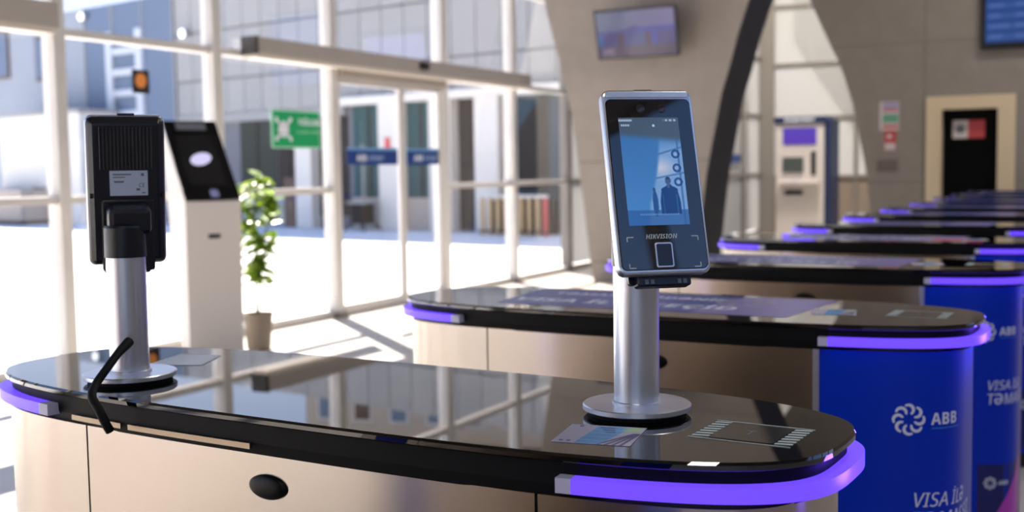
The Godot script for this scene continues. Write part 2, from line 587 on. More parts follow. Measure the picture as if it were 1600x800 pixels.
func card_decal(top: Node, at: Vector3, detail: int) -> void:
	if not shared.has("card"):
		shared.card = print_plate(0.104, 0.104)
		var b := mb()
		for k in 5: extrude(b, PackedVector2Array([Vector2(-0.022 + 0.002 * k, -0.05 + 0.020 * k), Vector2(0.012 + 0.004 * k, -0.05 + 0.020 * k), Vector2(0.016 + 0.004 * k, -0.034 + 0.020 * k), Vector2(-0.020 + 0.002 * k, -0.034 + 0.020 * k)]), 0.0004, 0.0007)
		shared.card_blue = fin(b)
		var d := mb()
		for k in 4: extrude(d, PackedVector2Array([Vector2(0.008 + 0.010 * k, -0.052), Vector2(0.012 + 0.010 * k, -0.052), Vector2(0.046 + 0.002 * k, 0.015), Vector2(0.042 + 0.002 * k, 0.015)]), 0.0004, 0.0007)
		for c in [Vector2(-0.044, -0.044), Vector2(-0.034, -0.044), Vector2(-0.038, 0.04)]: box(d, Vector3(c.x, c.y, 0.0004), Vector3(c.x + 0.005, c.y + 0.006, 0.0007))
		for k in 3: box(d, Vector3(-0.008 + 0.006 * k, 0.036 - 0.012 * k, 0.0007), Vector3(0.012 + 0.003 * k, 0.040 - 0.012 * k, 0.0009))
		shared.card_dark = fin(d)
		shared.card_green = print_plate(0.024, 0.02, 0.0007)
	var o := put(shared.card, "card_sticker", M.card, top, flat(at, 0.22))
	put(shared.card_blue, "blue_print", M.card_blue, o)
	if detail > 1:
		put(shared.card_dark, "dark_print", M.card_dark, o)
		put(shared.card_green, "green_print", M.card_green, o, Transform3D(Basis(), Vector3(0.036, 0.034, 0)))

func banner_decal(top: Node, detail: int) -> void:
	var w := 0.84
	var h := 0.37
	var o := put(cabinet_mesh("banner", func():
		var st := mb()
		extrude(st, PackedVector2Array([Vector2(-w / 2 + 0.05, -h / 2), Vector2(w * 0.2, -h / 2), Vector2(w * 0.24, h / 2), Vector2(-w / 2 + 0.0, h / 2)]), 0, 0.0003)
		return fin(st)), "printed_banner", M.banner, top, flat(Vector3(-0.055, 1.0003, -0.025)))
	put(cabinet_mesh("banner2", func():
		var st := mb()
		extrude(st, PackedVector2Array([Vector2(w * 0.2, -h / 2), Vector2(w / 2 - 0.01, -h / 2), Vector2(w / 2 + 0.02, h / 2), Vector2(w * 0.24, h / 2)]), 0, 0.0003)
		return fin(st)), "lilac_print", M.banner_lilac, o)
	if detail > 0:
		put(cabinet_mesh("banner_text", func(): return text_mesh("VISA İLƏ KEÇİD", 0.062, 0.0004, 0.6)), "lettering", M.white_print, o, Transform3D(Basis(), Vector3(-0.37, -0.10, 0.0003)))
		put(cabinet_mesh("banner_text2", func(): return text_mesh("TƏMASSIZ ÖDƏNİŞ", 0.040, 0.0004, 0.3)), "lettering", M.white_print, o, Transform3D(Basis(), Vector3(-0.33, 0.07, 0.0003)))
		put(cabinet_mesh("banner_ring", func(): return petal_ring(0.075, 0.013)), "logo_ring", M.banner_grey, o, Transform3D(Basis(), Vector3(0.235, 0.06, 0.0003)))

# ---------------------------------------------------------------- face terminal
func make_terminal(at: Vector3, pole_turn: float, head_at: Vector3, head_turn: float, lean: float, label: String) -> Node3D:
	var t := thing("face_terminal", at, pole_turn, label, "terminal")
	put(lathem([[0.070, 0.0], [0.070, 0.006]], 64), "base_ring", M.rubber, t)
	put(lathem([[0.0755, 0.006], [0.0775, 0.0075], [0.0775, 0.0135], [0.0760, 0.0150]], 72), "base_plate", M.silver, t)
	put(lathem([[0.0355, 0.0150], [0.0355, 0.018], [0.0325, 0.019], [0.0325, 0.213]], 56), "pole", M.silver, t)
	put(lathem([[0.0345, 0.212], [0.0345, 0.262], [0.0330, 0.266]], 56), "pole_sleeve", M.black_plastic, t)
	# head: local +z is its front
	var head := put(platem(0.130, 0.260, 0.012, [[0.004, -0.014], [0.001, -0.011], [0.0, -0.006], [0.0, 0.004], [0.0015, 0.0062], [0.004, 0.0072]]), "head_housing", M.silver_trim, t)
	var hb := Basis(Vector3.UP, head_turn - pole_turn) * Basis(Vector3.RIGHT, lean)
	head.transform = Transform3D(hb, Basis(Vector3.UP, -pole_turn) * (head_at - at))
	# front
	put(platem(0.122, 0.240, 0.008, [[0, 0.006], [0, 0.0078], [0.0012, 0.0086]], 0, -0.004), "front_glass", M.face_glass, head)
	put(platem(0.118, 0.0085, 0.003, [[0, 0.006], [0.0, 0.0085], [0.001, 0.0092]], 0, 0.1225), "brow_trim", M.bright_trim, head)
	var scr := put(screen_quad(0.086, 0.152), "screen", M.face_screen, head, Transform3D(Basis(), Vector3(-0.002, 0.013, 0.0089)))
	scr.set_meta("label", "lit blue portrait screen")
	for x in [-0.012, 0.019]:
		var lens := put(lathem([[0.0062, 0.0], [0.0062, 0.0008], [0.0045, 0.0012], [0.0042, 0.0006], [0.0001, 0.0009]], 24), "camera_lens", M.lens, head)
		lens.transform = Transform3D(Basis(Vector3.RIGHT, PI / 2), Vector3(x, 0.102, 0.0084))
	var word := text_mesh("HIKVISION", 0.0062, 0.0003, 0.7, 0.18)
	put(word, "lettering", M.pale_line, head, Transform3D(Basis(), Vector3(-width_of(word) / 2 - 0.002, -0.0815, 0.0087)))
	var fr := mb()
	plate(fr, 0.025, 0.034, 0.003, [[0, 0.0084], [0, 0.0094], [0.0008, 0.0098]])
	var reader := put(fin(fr), "fingerprint_reader", M.silver, head, Transform3D(Basis(), Vector3(0.0, -0.104, 0)))
	put(platem(0.021, 0.030, 0.002, [[0, 0.0096], [0, 0.0100]]), "sensor_pad", M.dark_pad, reader)
	for sx in [-1, 1]:
		for sy in [-1, 1]:
			var cx: float = sx * 0.050
			var cy: float = -0.100 + sy * 0.021
			var br := mb()
			box(br, Vector3(minf(cx, cx - sx * 0.009), cy - 0.0007, 0.0086), Vector3(maxf(cx, cx - sx * 0.009), cy + 0.0007, 0.0090))
			box(br, Vector3(cx - 0.0007, minf(cy, cy - sy * 0.006), 0.0086), Vector3(cx + 0.0007, maxf(cy, cy - sy * 0.006), 0.0090))
			put(fin(br), "corner_mark", M.pale_line, head)
	put(boxm(Vector3(-0.016, 0.129, -0.010), Vector3(0.012, 0.133, 0.0), 0.001), "top_tab", M.black_plastic, head)
	# back
	var back := put(platem(0.127, 0.256, 0.012, [[0.014, -0.027], [0.010, -0.026], [0.003, -0.018], [0.0, -0.0125]]), "back_cover", M.black_plastic, head)
	var ribs := mb()
	for k in 15:
		var x := -0.042 + 0.006 * k
		box(ribs, Vector3(x - 0.0015, 0.040, -0.0285), Vector3(x + 0.0015, 0.112, -0.0262), 0.0007)
	put(fin(ribs), "cooling_ribs", M.black_plastic, back)
	var flip := Basis(Vector3.UP, PI)
	put(print_plate(0.062, 0.043), "rating_label", M.label_white, back, Transform3D(flip, Vector3(-0.003, 0.016, -0.0271)))
	for r in [[-0.026, 0.014, 0.030, 0.0022], [-0.026, 0.0095, 0.020, 0.0016], [-0.024, 0.001, 0.016, 0.0030], [0.020, 0.012, 0.005, 0.005], [0.021, -0.018, 0.006, 0.002], [0.012, -0.013, 0.006, 0.004]]:
		put(boxm(Vector3(r[0], r[1], 0.0004), Vector3(r[0] + r[2], r[1] + r[3], 0.0006)), "label_print", M.grey_line, back, Transform3D(flip, Vector3(-0.003, 0.016, -0.0271)))
	put(text_mesh("CE", 0.0066, 0.0002, 0.2), "lettering", M.black, back, Transform3D(flip, Vector3(-0.019, 0.009, -0.0275)))
	put(boxm(Vector3(-0.0045, 0.0425, -0.0285), Vector3(0.0015, 0.0485, -0.0262), 0.0008), "back_screw", M.black_gloss, back)
	# stepped bracket below the label
	var step := mb()
	plate(step, 0.088, 0.128, 0.006, [[0.004, -0.034], [0.001, -0.032], [0.0, -0.020]], 0.0, -0.0745)
	var hous := put(fin(step), "bracket_plate", M.black_plastic, back)
	var bump := mb()
	plate(bump, 0.072, 0.050, 0.012, [[0.010, -0.072], [0.003, -0.068], [0.0, -0.058], [0.0, -0.030]], 0.0, -0.0430)
	put(fin(bump), "pole_socket", M.black_plastic, hous)
	for sx in [-1, 1]:
		put(boxm(Vector3(sx * 0.0585 - 0.002, -0.01, -0.0245), Vector3(sx * 0.0585 + 0.002, -0.002, -0.0165), 0.0005), "side_screw", M.black_gloss, back)
	put(platem(0.076, 0.016, 0.004, [[0, -0.024], [0, -0.008], [0.002, -0.006]], 0.002, -0.135), "bottom_bracket", M.black_plastic, head)
	for x in [-0.026, -0.018, 0.020, 0.028]: put(boxm(Vector3(x, -0.140, -0.0064), Vector3(x + 0.005, -0.134, -0.0050)), "bracket_slot", M.grey_line, head)
	return t

func face_picture() -> ImageTexture:
	var w := 172
	var h := 304
	var im := Image.create(w, h, false, Image.FORMAT_RGB8)
	for y in h:
		for x in w:
			var v := float(y) / h
			var u := float(x) / w
			var c := Color(0.24, 0.46, 0.72).lerp(Color(0.30, 0.56, 0.84), v)
			var edge := 0.62 - 0.30 * pow(clampf(v * 1.25, 0, 1), 1.3) + 0.08 * sin(v * 3.1)   # the hall's arch seen by the camera
			var lit := smoothstep(edge - 0.02, edge + 0.05, u) * smoothstep(0.12, 0.34, v)
			var far_c := Color(0.50, 0.67, 0.88).lerp(Color(0.84, 0.84, 0.92), clampf(1.0 - Vector2((u - 0.62) / 0.3, (v - 0.47) / 0.12).length(), 0, 1))
			if absf(v - 0.36 + (u - 0.5) * 0.16) < 0.007 or absf(v - 0.57 + (u - 0.5) * 0.1) < 0.006 or absf(u - 0.93) < 0.012: far_c = Color(0.30, 0.46, 0.70)
			c = c.lerp(far_c, lit)
			c = c.lerp(Color(0.30, 0.37, 0.46), smoothstep(0.20, 0.12, v - 0.06 * u))
			if v > 0.86: c = c.lerp(Color(0.16, 0.36, 0.64), 0.7)
			# a standing figure in a dark jacket, and another further off
			var sh := 0.035 + 0.10 * smoothstep(0.632, 0.672, v) + 0.03 * smoothstep(0.67, 0.80, v)
			if absf(u - 0.72) < sh and v > 0.625 and v < 0.90: c = Color(0.10, 0.27, 0.52)
			if absf(absf(u - 0.72) - 0.112) < 0.008 and v > 0.72 and v < 0.90: c = Color(0.20, 0.40, 0.66)
			if Vector2((u - 0.71) / 0.047, (v - 0.592) / 0.036).length() < 1.0: c = Color(0.26, 0.37, 0.54) if v > 0.578 else Color(0.15, 0.24, 0.42)
			if absf(u - 0.71) < 0.022 and v > 0.615 and v < 0.66: c = Color(0.28, 0.40, 0.58)
			if Vector2((u - 0.47) / 0.045, (v - 0.80) / 0.12).length() < 1.0: c = Color(0.16, 0.34, 0.60)
			if Vector2((u - 0.465) / 0.024, (v - 0.675) / 0.022).length() < 1.0: c = Color(0.20, 0.34, 0.56)
			# round buttons
			for k in 3:
				var d := Vector2((u - 0.885) * w, (v - 0.345 - 0.13 * k) * h).length()
				if d < 12.0 and d > 9.0: c = Color(0.10, 0.24, 0.48)
				elif d <= 9.0: c = c.lerp(Color(0.16, 0.32, 0.6), 0.55)
				if d < 4.5 and d > 2.0: c = Color(0.75, 0.85, 0.98)
			# status line
			if v > 0.015 and v < 0.035 and (u < 0.22 or (u > 0.74 and fmod(u * 20.0, 1.4) < 0.9 and u < 0.97)) and fmod(x, 5) < 3.5: c = Color(0.78, 0.84, 0.95)
			if v > 0.06 and v < 0.08 and u > 0.03 and u < 0.18 and fmod(x, 6) < 4.0: c = Color(0.78, 0.84, 0.95)
			if Vector2((u - 0.57) * w, (v - 0.075) * h).length() < 4: c = Color(0.75, 0.85, 0.98)
			if v > 0.895 and v < 0.902 and u > 0.2 and u < 0.85 and fmod(x, 7) < 5: c = Color(0.6, 0.76, 0.95)
			im.set_pixel(x, y, c)
	im.resize(56, 100, Image.INTERPOLATE_LANCZOS)
	im.resize(248, 440, Image.INTERPOLATE_CUBIC)
	return ImageTexture.create_from_image(im)

func board_picture() -> ImageTexture:  # departures board: rows of pale cells
	var im := Image.create(160, 96, false, Image.FORMAT_RGB8)
	im.fill(Color(0.20, 0.36, 0.66))
	var r := RandomNumberGenerator.new()
	r.seed = 3
	for row in 9:
		im.fill_rect(Rect2i(0, 8 + row * 10, 160, 5), Color(0.28, 0.42, 0.72))
		for k in 7:
			im.fill_rect(Rect2i(3 + k * 23, 9 + row * 10, r.randi_range(8, 19), 3), Color(0.40, 0.52, 0.82))
	return ImageTexture.create_from_image(im)

func tv_picture() -> ImageTexture:  # a hazy street with a domed hall
	var w := 128
	var h := 72
	var im := Image.create(w, h, false, Image.FORMAT_RGB8)
	for y in h:
		for x in w:
			var u := float(x) / w
			var v := float(y) / h
			var c := Color(0.46, 0.50, 0.66).lerp(Color(0.54, 0.50, 0.74), u)
			var roof := 0.42 - 0.10 * exp(-pow((u - 0.48) / 0.1, 2)) - (0.05 if u > 0.78 else 0.0)
			if v > roof: c = Color(0.32, 0.32, 0.66)
			if v > 0.36 and v < 0.48 and u > 0.5: c = Color(0.30, 0.32, 0.74)
			if v > 0.48 and v < 0.76:
				c = Color(0.34, 0.30, 0.60)
				if (u > 0.26 and u < 0.33) or (u > 0.62 and u < 0.68): c = Color(0.36, 0.26, 0.40)
				if u > 0.36 and u < 0.6: c = Color(0.30, 0.34, 0.64)
				if u > 0.70 and u < 0.76: c = Color(0.30, 0.34, 0.80)
				if u < 0.08: c = Color(0.28, 0.42, 0.72)
			if v > 0.76: c = Color(0.38, 0.32, 0.44)
			if v > 0.80 and v < 0.93 and u > 0.04 and u < 0.2: c = Color(0.56, 0.46, 0.64)
			im.set_pixel(x, y, c)
	return ImageTexture.create_from_image(im)

func picture(t: Texture2D, energy: float) -> StandardMaterial3D:
	var m := mat(Color(0.01, 0.01, 0.012), 0.12)
	m.emission_enabled = true
	m.emission_texture = t
	m.emission = Color(1, 1, 1)
	m.emission_operator = BaseMaterial3D.EMISSION_OP_MULTIPLY
	m.emission_energy_multiplier = energy
	return m

func area_light(called: String, at: Vector3, down: Basis, size: Vector2, c: Color, energy: float) -> void:
	var l := AreaLight3D.new()
	l.name = numbered(called)
	l.area_size = size
	l.light_color = c
	l.light_energy = energy
	l.area_range = 40.0
	l.area_attenuation = 2.0
	l.shadow_enabled = true
	l.transform = Transform3D(down, at)
	add_child(l)

# ================================================================ the scene
func _ready() -> void:
	rng.seed = 11
	sans = SystemFont.new()
	sans.font_names = PackedStringArray(["Droid Sans"])
	sans_bold = SystemFont.new()
	sans_bold.font_names = PackedStringArray(["Droid Sans"])
	sans_bold.font_weight = 700
	# ---- camera
	var cam := Camera3D.new()
	cam.name = "camera"
	add_child(cam)
	cam.position = Vector3(0, 1.35, 0)
	cam.basis = Basis(Vector3.UP, 0.4956) * Basis(Vector3.RIGHT, -0.0749) * Basis(Vector3.BACK, -0.0153)
	cam.near = 0.05
	cam.far = 300.0
	var lens := CameraAttributesPhysical.new()
	lens.frustum_focal_length = 53.715
	lens.frustum_focus_distance = 1.62
	lens.exposure_aperture = 5.6
	cam.attributes = lens
	cam.current = true
	# ---- sky, sun, exposure
	var sky := ProceduralSkyMaterial.new()
	sky.sky_top_color = rgb(92, 132, 194)
	sky.sky_horizon_color = rgb(212, 217, 224)
	sky.sky_curve = 0.18
	sky.ground_bottom_color = rgb(150, 146, 140)
	sky.ground_horizon_color = rgb(190, 196, 204)
	sky.sky_energy_multiplier = 1.3
	sky.ground_energy_multiplier = 1.0
	sky.sun_angle_max = 1.0
	var env := Environment.new()
	env.background_mode = Environment.BG_SKY
	env.sky = Sky.new()
	env.sky.sky_material = sky
	env.tonemap_mode = Environment.TONE_MAPPER_LINEAR
	env.tonemap_exposure = 1.36
	env.sdfgi_enabled = true
	env.ssao_enabled = true
	env.ssil_enabled = true
	var we := WorldEnvironment.new()
	we.name = "world"
	we.environment = env
	add_child(we)
	var sun := DirectionalLight3D.new()
	sun.name = "sun"
	add_child(sun)
	sun.light_color = Color(1.0, 0.96, 0.91)
	sun.light_energy = 5.0
	sun.light_angular_distance = 0.5
	sun.shadow_enabled = true
	sun.look_at_from_position(Vector3.ZERO, Vector3(0.766 * 0.743, -0.669, 0.643 * 0.743))
	make_materials()
	more_materials()
	hall_materials()
	for p in FILL_LAMPS:  # fill light from the added, unseen ceiling panels
		area_light("ceiling_fill_light", Vector3(p.x, HC - 0.08, p.y), Basis(Vector3.RIGHT, -PI / 2), Vector2(1.2, 1.2), Color(1.0, 0.97, 0.93), (20.0 if p.y < -12.0 else 8.0) if p.y > -15.0 else 56.0)
	build_shell()
	build_front()
	build_outside()
	build_cabinets()
	build_terminals()
	build_hall_things()

func more_materials() -> void:
	M.reader = mat(rgb(20, 26, 30), 0.08)
	M.pale_line = mat(rgb(196, 208, 206), 0.5)
	M.grey_line = mat(rgb(110, 114, 120), 0.5)
	M.card = mat(rgb(192, 186, 206), 0.45)
	M.card_blue = mat(rgb(92, 164, 218), 0.45)
	M.card_dark = mat(rgb(96, 84, 120), 0.45)
	M.card_green = mat(rgb(170, 206, 150), 0.45)
	M.banner = mat(rgb(34, 66, 158), 0.3)
	M.banner_lilac = mat(rgb(130, 122, 192), 0.3)
	M.banner_grey = mat(rgb(168, 166, 182), 0.3)
	M.bright_trim = mat(rgb(236, 240, 246), 0.25, 0.6)
	M.lens = mat(rgb(70, 60, 62), 0.1, 0.3)
	M.dark_pad = mat(rgb(22, 26, 38), 0.2)
	M.label_white = mat(rgb(196, 206, 222), 0.5)
	M.face_screen = picture(face_picture(), 0.55)

# ---------------------------------------------------------------- room shell
const FILL_LAMPS := [Vector2(1.0, 3.0), Vector2(1.0, -5.0), Vector2(1.0, -12.5), Vector2(-4.4, -18.6)]
const XF := -6.49   # inner face of the glass front
const ZW := -16.3   # far wall
const ZE := -22.6   # end glazing behind the arch
const HC := 8.0

func build_shell() -> void:
	struct("floor", "pale polished stone floor of the entrance hall", boxm(Vector3(-6.7, -0.2, ZE - 0.1), Vector3(8.0, 0, 9.2)), M.floor)
	struct("ceiling", "flat pale ceiling of the entrance hall", boxm(Vector3(-6.7, HC, ZE - 0.3), Vector3(8.0, HC + 0.3, 9.2)), M.ceiling)
	var wb := struct("wall_back", "taupe wall behind the viewer with a band of windows added for fill light", boxm(Vector3(-6.7, 0, 9.0), Vector3(8.0, 1.2, 9.2)), M.wall)
	put(boxm(Vector3(-6.7, 4.2, 9.0), Vector3(8.0, HC, 9.2)), "wall_strip", M.wall, wb)
	put(boxm(Vector3(-6.7, 1.2, 9.0), Vector3(-1.0, 4.2, 9.2)), "wall_strip", M.wall, wb)
	for i in 5:  # windows added out of view to brighten the front faces
		put(boxm(Vector3(0.8 + i * 1.8, 1.2, 9.0), Vector3(0.95 + i * 1.8, 4.2, 9.2)), "window_pier", M.wall, wb)
		if i < 4:
			var bw := struct_root("window_%d" % (30 + i), "added window letting fill light in behind the viewer", Vector3(0.95 + (i - 1) * 1.8, 0, 9.1))
			put(boxm(Vector3(0, 1.2, 0), Vector3(1.65, 4.2, 0.008)), "pane", M.pane, bw)
	# right wall with high windows
	var wr := struct("wall_right", "taupe wall with high windows on the right", boxm(Vector3(7.5, 0, ZW), Vector3(7.75, 4.4, 9.0)), M.wall)
	put(boxm(Vector3(7.5, 7.7, ZW), Vector3(7.75, HC, 9.0)), "wall_strip", M.wall, wr)
	for i in 9:
		var z := 9.0 - i * 3.16
		put(boxm(Vector3(7.5, 4.4, z - 0.16), Vector3(7.75, 7.7, z)), "window_pier", M.wall, wr)
		if i < 8:
			var wn := struct_root("window_%d" % (20 + i), "high window in the right wall", Vector3(7.6, 0, z))
			put(boxm(Vector3(0, 4.4, -3.16), Vector3(0.008, 7.7, -0.16)), "pane", M.pane, wn)
	# far wall, right of the arch
	var edge := [Vector2(-3.11, 0.0), Vector2(-3.167, 0.706), Vector2(-3.24, 1.308), Vector2(-3.33, 1.768), Vector2(-3.42, 2.211), Vector2(-3.597, 2.747), Vector2(-3.793, 3.156), Vector2(-4.017, 3.658), Vector2(-4.32, 4.2), Vector2(-4.75, 4.9), Vector2(-5.3, 5.7), Vector2(-6.3, 6.9), Vector2(-6.64, 8.0)]
	var wf := struct_root("wall_far", "taupe panelled end wall with a doorway, right of the arch")
	var back := PackedVector2Array(edge)
	back.append_array([Vector2(7.5, 8.0), Vector2(7.5, 0), Vector2(-1.45, 0), Vector2(-1.45, 2.13), Vector2(-2.33, 2.13), Vector2(-2.33, 0)])
	var st := mb()
	extrude(st, back, ZW - 0.35, ZW - 0.012)
	put(fin(st), "backing_wall", M.reveal, wf)
	var cols := [-6.7, -2.47, 0.55, 3.6, 7.5]
	var rows := [0.0, 1.10, 2.98, 4.9, 8.0]
	for i in 4:
		for j in 4:
			var cell := PackedVector2Array([Vector2(cols[i] + 0.003, rows[j] + 0.003), Vector2(cols[i + 1] - 0.003, rows[j] + 0.003), Vector2(cols[i + 1] - 0.003, rows[j + 1] - 0.003), Vector2(cols[i] + 0.003, rows[j + 1] - 0.003)])
			for piece in Geometry2D.intersect_polygons(cell, back):
				if piece.size() < 3: continue
				var s2 := mb()
				extrude(s2, piece, ZW - 0.012, ZW)
				put(fin(s2), "wall_panel", M.wall, wf)
	# arch leg
	var left := [Vector2(-5.65, 0.0), Vector2(-5.709, 0.384), Vector2(-5.77, 0.921), Vector2(-5.84, 1.457), Vector2(-5.918, 1.994), Vector2(-6.038, 2.532), Vector2(-6.169, 2.996), Vector2(-6.266, 3.383), Vector2(-6.37, 4.0), Vector2(-6.44, 4.8), Vector2(-6.46, 8.0)]
	var right := [Vector2(-4.365, 0.0), Vector2(-4.345, 0.337), Vector2(-4.291, 0.85), Vector2(-4.236, 1.292), Vector2(-4.062, 2.169), Vector2(-3.959, 2.49), Vector2(-3.878, 2.794), Vector2(-3.748, 3.175), Vector2(-3.50, 3.8), Vector2(-3.05, 4.6), Vector2(-2.30, 5.7), Vector2(-1.2, 7.0), Vector2(0.2, 8.0)]
	var leg := struct_root("wall_arch", "tapering taupe leg of the oval arch, dark on its inner side")
	var outline := PackedVector2Array(left)
	var rr := right.duplicate()
	rr.reverse()
	outline.append_array(PackedVector2Array(rr))
	var s3 := mb()
	extrude(s3, outline, -13.35, -12.512)
	put(fin(s3), "arch_reveal", M.reveal, leg)
	var lv := [0.0, 0.24, 1.43, 3.45, 8.0]
	for j in 4:
		var band := PackedVector2Array([Vector2(-8, lv[j] + 0.004), Vector2(1, lv[j] + 0.004), Vector2(1, lv[j + 1] - 0.004), Vector2(-8, lv[j + 1] - 0.004)])
		for piece in Geometry2D.intersect_polygons(band, outline):
			var s4 := mb()
			extrude(s4, piece, -12.512, -12.5)
			put(fin(s4), "wall_panel", M.wall, leg)
	# vestibule side wall and low partition
	struct("wall_vestibule", "pale side wall of the space behind the arch", boxm(Vector3(-2.6, 0, ZE), Vector3(-2.45, HC, ZW - 0.36)), M.white_frame)
	# doorway, its cream frame and the dark room behind
	var d := struct_root("door_1", "dark glazed doorway in a broad cream frame", Vector3(0, 0, ZW))
	var fr := mb()
	extrude(fr, PackedVector2Array([Vector2(-2.443, 0), Vector2(-2.443, 2.24), Vector2(-1.338, 2.24), Vector2(-1.338, 0), Vector2(-1.55, 0), Vector2(-1.55, 2.065), Vector2(-2.246, 2.065), Vector2(-2.246, 0)]), -0.2, 0.05)
	put(fin(fr), "door_frame", M.cream, d)
	var lip := mb()
	extrude(lip, PackedVector2Array([Vector2(-2.30, 0), Vector2(-2.30, 2.12), Vector2(-1.49, 2.12), Vector2(-1.49, 0), Vector2(-1.55, 0), Vector2(-1.55, 2.065), Vector2(-2.246, 2.065), Vector2(-2.246, 0)]), 0.05, 0.065)
	put(fin(lip), "frame_moulding", M.cream, d)
	put(boxm(Vector3(-2.246, 0.0, -0.13), Vector3(-1.55, 2.065, -0.122)), "pane", M.dark_pane, d)
	put(boxm(Vector3(-2.20, 0.0, -0.17), Vector3(-2.145, 1.72, -0.14), 0.006), "door_edge", M.silver, d)
	var dr := mb()
	box(dr, Vector3(-3.0, -0.1, -3.2), Vector3(-0.8, 0.0, -0.36))
	box(dr, Vector3(-3.0, 2.6, -3.2), Vector3(-0.8, 2.7, -0.36))
	box(dr, Vector3(-3.1, 0.0, -3.2), Vector3(-3.0, 2.6, -0.36))
	box(dr, Vector3(-0.8, 0.0, -3.2), Vector3(-0.7, 2.6, -0.36))
	box(dr, Vector3(-3.1, -0.1, -3.3), Vector3(-0.7, 2.7, -3.2))
	put(fin(dr), "back_room", M.dark_room, d)
	# added ceiling lamps, out of view, that fill the hall and vestibule
	for p in FILL_LAMPS:
			var l := thing("added_ceiling_lamp", Vector3(p.x, HC, p.y), 0, "added square fill lamp under the hall ceiling, out of view", "lamp", "added ceiling lamps")
			put(boxm(Vector3(-0.64, -0.05, -0.64), Vector3(0.64, 0, 0.64), 0.01), "housing", M.white_frame, l)
			put(boxm(Vector3(-0.6, -0.06, -0.6), Vector3(0.6, -0.05, 0.6)), "diffuser", M.lamp, l)

# ---------------------------------------------------------------- glass front
func build_front() -> void:
	var zs := [9.0, 7.3, 5.6, 3.9, 2.2, 0.65, -0.9, -2.43, -3.98, -5.53, -7.08, -8.62, -10.56, -12.14, -13.66, -15.2, -16.75, -18.3, -19.85, -21.4, -22.6]
	var hs := [0.06, 1.16, 2.32, 3.45, 4.5]
	for i in zs.size() - 1:
		var z0: float = zs[i]
		var z1: float = zs[i + 1]
		var door := i == 11 or i == 7
		var far := i >= 14
		var w := struct_root("window_%d" % (i + 1), "bay of the glass front in pale metal framing", Vector3(XF, 0, z0))
		var len := z1 - z0
		var mw := 0.10 if i != 12 else 0.13
		put(boxm(Vector3(-0.13, 0, -mw / 2), Vector3(0, 4.5, mw / 2), 0.006), "mullion", M.white_frame if i == 12 else (M.grey_frame if far else M.frame), w)
		put(boxm(Vector3(-0.15, 0, -mw / 2 - 0.03), Vector3(0.035, 0.045, mw / 2 + 0.03), 0.006), "floor_shoe", M.grey_frame, w)
		for k in hs.size() - 1:
			if k == 0 and not door or k > 0:
				if not (door and k == 1):
					put(boxm(Vector3(-0.12, hs[k] - (0.06 if k == 0 else 0.0), len + 0.04), Vector3(-0.02, hs[k] + (0.012 if k == 0 else 0.055), -0.04), 0.004), "rail", M.grey_frame if far else M.frame, w)
			if not (door and k < 2):
				put(boxm(Vector3(-0.072, hs[k] + 0.03, len + 0.03), Vector3(-0.064, hs[k + 1], -0.03)), "pane", M.film if far else M.pane, w)
	struct("wall_left", "taupe wall above the glass front, brought low to stop the sun", boxm(Vector3(XF - 0.15, 4.5, ZE - 0.1), Vector3(XF, HC, 9.2)), M.wall)  # unseen wall shaped to keep high sun off the cabinets
	# sliding doors with their operator headers
	door_set("door_2", -8.62, -10.56, -9.76)
	door_set("door_3", -2.43, -3.98, -3.2)
	header("trim_1", -7.39, -12.27, 2.335, 2.475, "long pale door header across the glass front")
	header("trim_2", -0.9, -5.40, 2.335, 2.51, "pale door header at the left end of the glass front")
	# end glazing with milky film
	var e := struct_root("window_22", "milky glazed screen at the end of the space behind the arch", Vector3(0, 0, ZE))
	var xs := [XF, -4.68, -3.6, -2.6]
	for i in 3:
		put(boxm(Vector3(xs[i] - (0.16 if i == 0 else 0.03), 0, -0.09), Vector3(xs[i] + (0.22 if i == 0 else 0.03), HC, 0.02), 0.006), "mullion", M.grey_frame, e)
		var hh := [0.0, 1.12, 2.27, 3.32, 4.46, HC]
		for k in 5:
			put(boxm(Vector3(xs[i], hh[k] - 0.03, -0.08), Vector3(xs[i + 1], hh[k] + 0.04, 0.0), 0.004), "rail", M.grey_frame, e)
			put(boxm(Vector3(xs[i] + 0.02, hh[k] + 0.03, -0.05), Vector3(xs[i + 1] - 0.02, hh[k + 1], -0.044)), "pane", M.taupe_panel if k == 0 else M.film, e)
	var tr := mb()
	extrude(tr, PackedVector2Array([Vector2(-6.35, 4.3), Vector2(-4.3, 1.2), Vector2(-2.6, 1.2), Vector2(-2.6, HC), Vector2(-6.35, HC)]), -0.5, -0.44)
	put(fin(tr), "added_shade_panel", M.grey_frame, e)  # added opaque panel that gives the milky panes their diagonal shadow

func header(called: String, z0: float, z1: float, y0: float, y1: float, label: String) -> void:
	var h := struct_root(called, label, Vector3(XF, 0, 0))
	put(boxm(Vector3(-0.02, y0, z1), Vector3(0.16, y1, z0), 0.008), "header_box", M.header, h)
	put(boxm(Vector3(-0.02, y0 - 0.03, z1 + 0.01), Vector3(0.135, y0, z0 - 0.01), 0.004), "header_lit_lip", M.header_lit_lip, h)
	put(boxm(Vector3(-0.01, y0 - 0.005, z0), Vector3(0.165, y1 + 0.005, z0 + 0.03), 0.006), "end_cap", M.dark_trim, h)
	if called == "trim_1":
		put(boxm(Vector3(0.155, y0 + 0.04, -9.95), Vector3(0.20, y0 + 0.11, -9.81), 0.008), "motion_sensor", M.black, h)

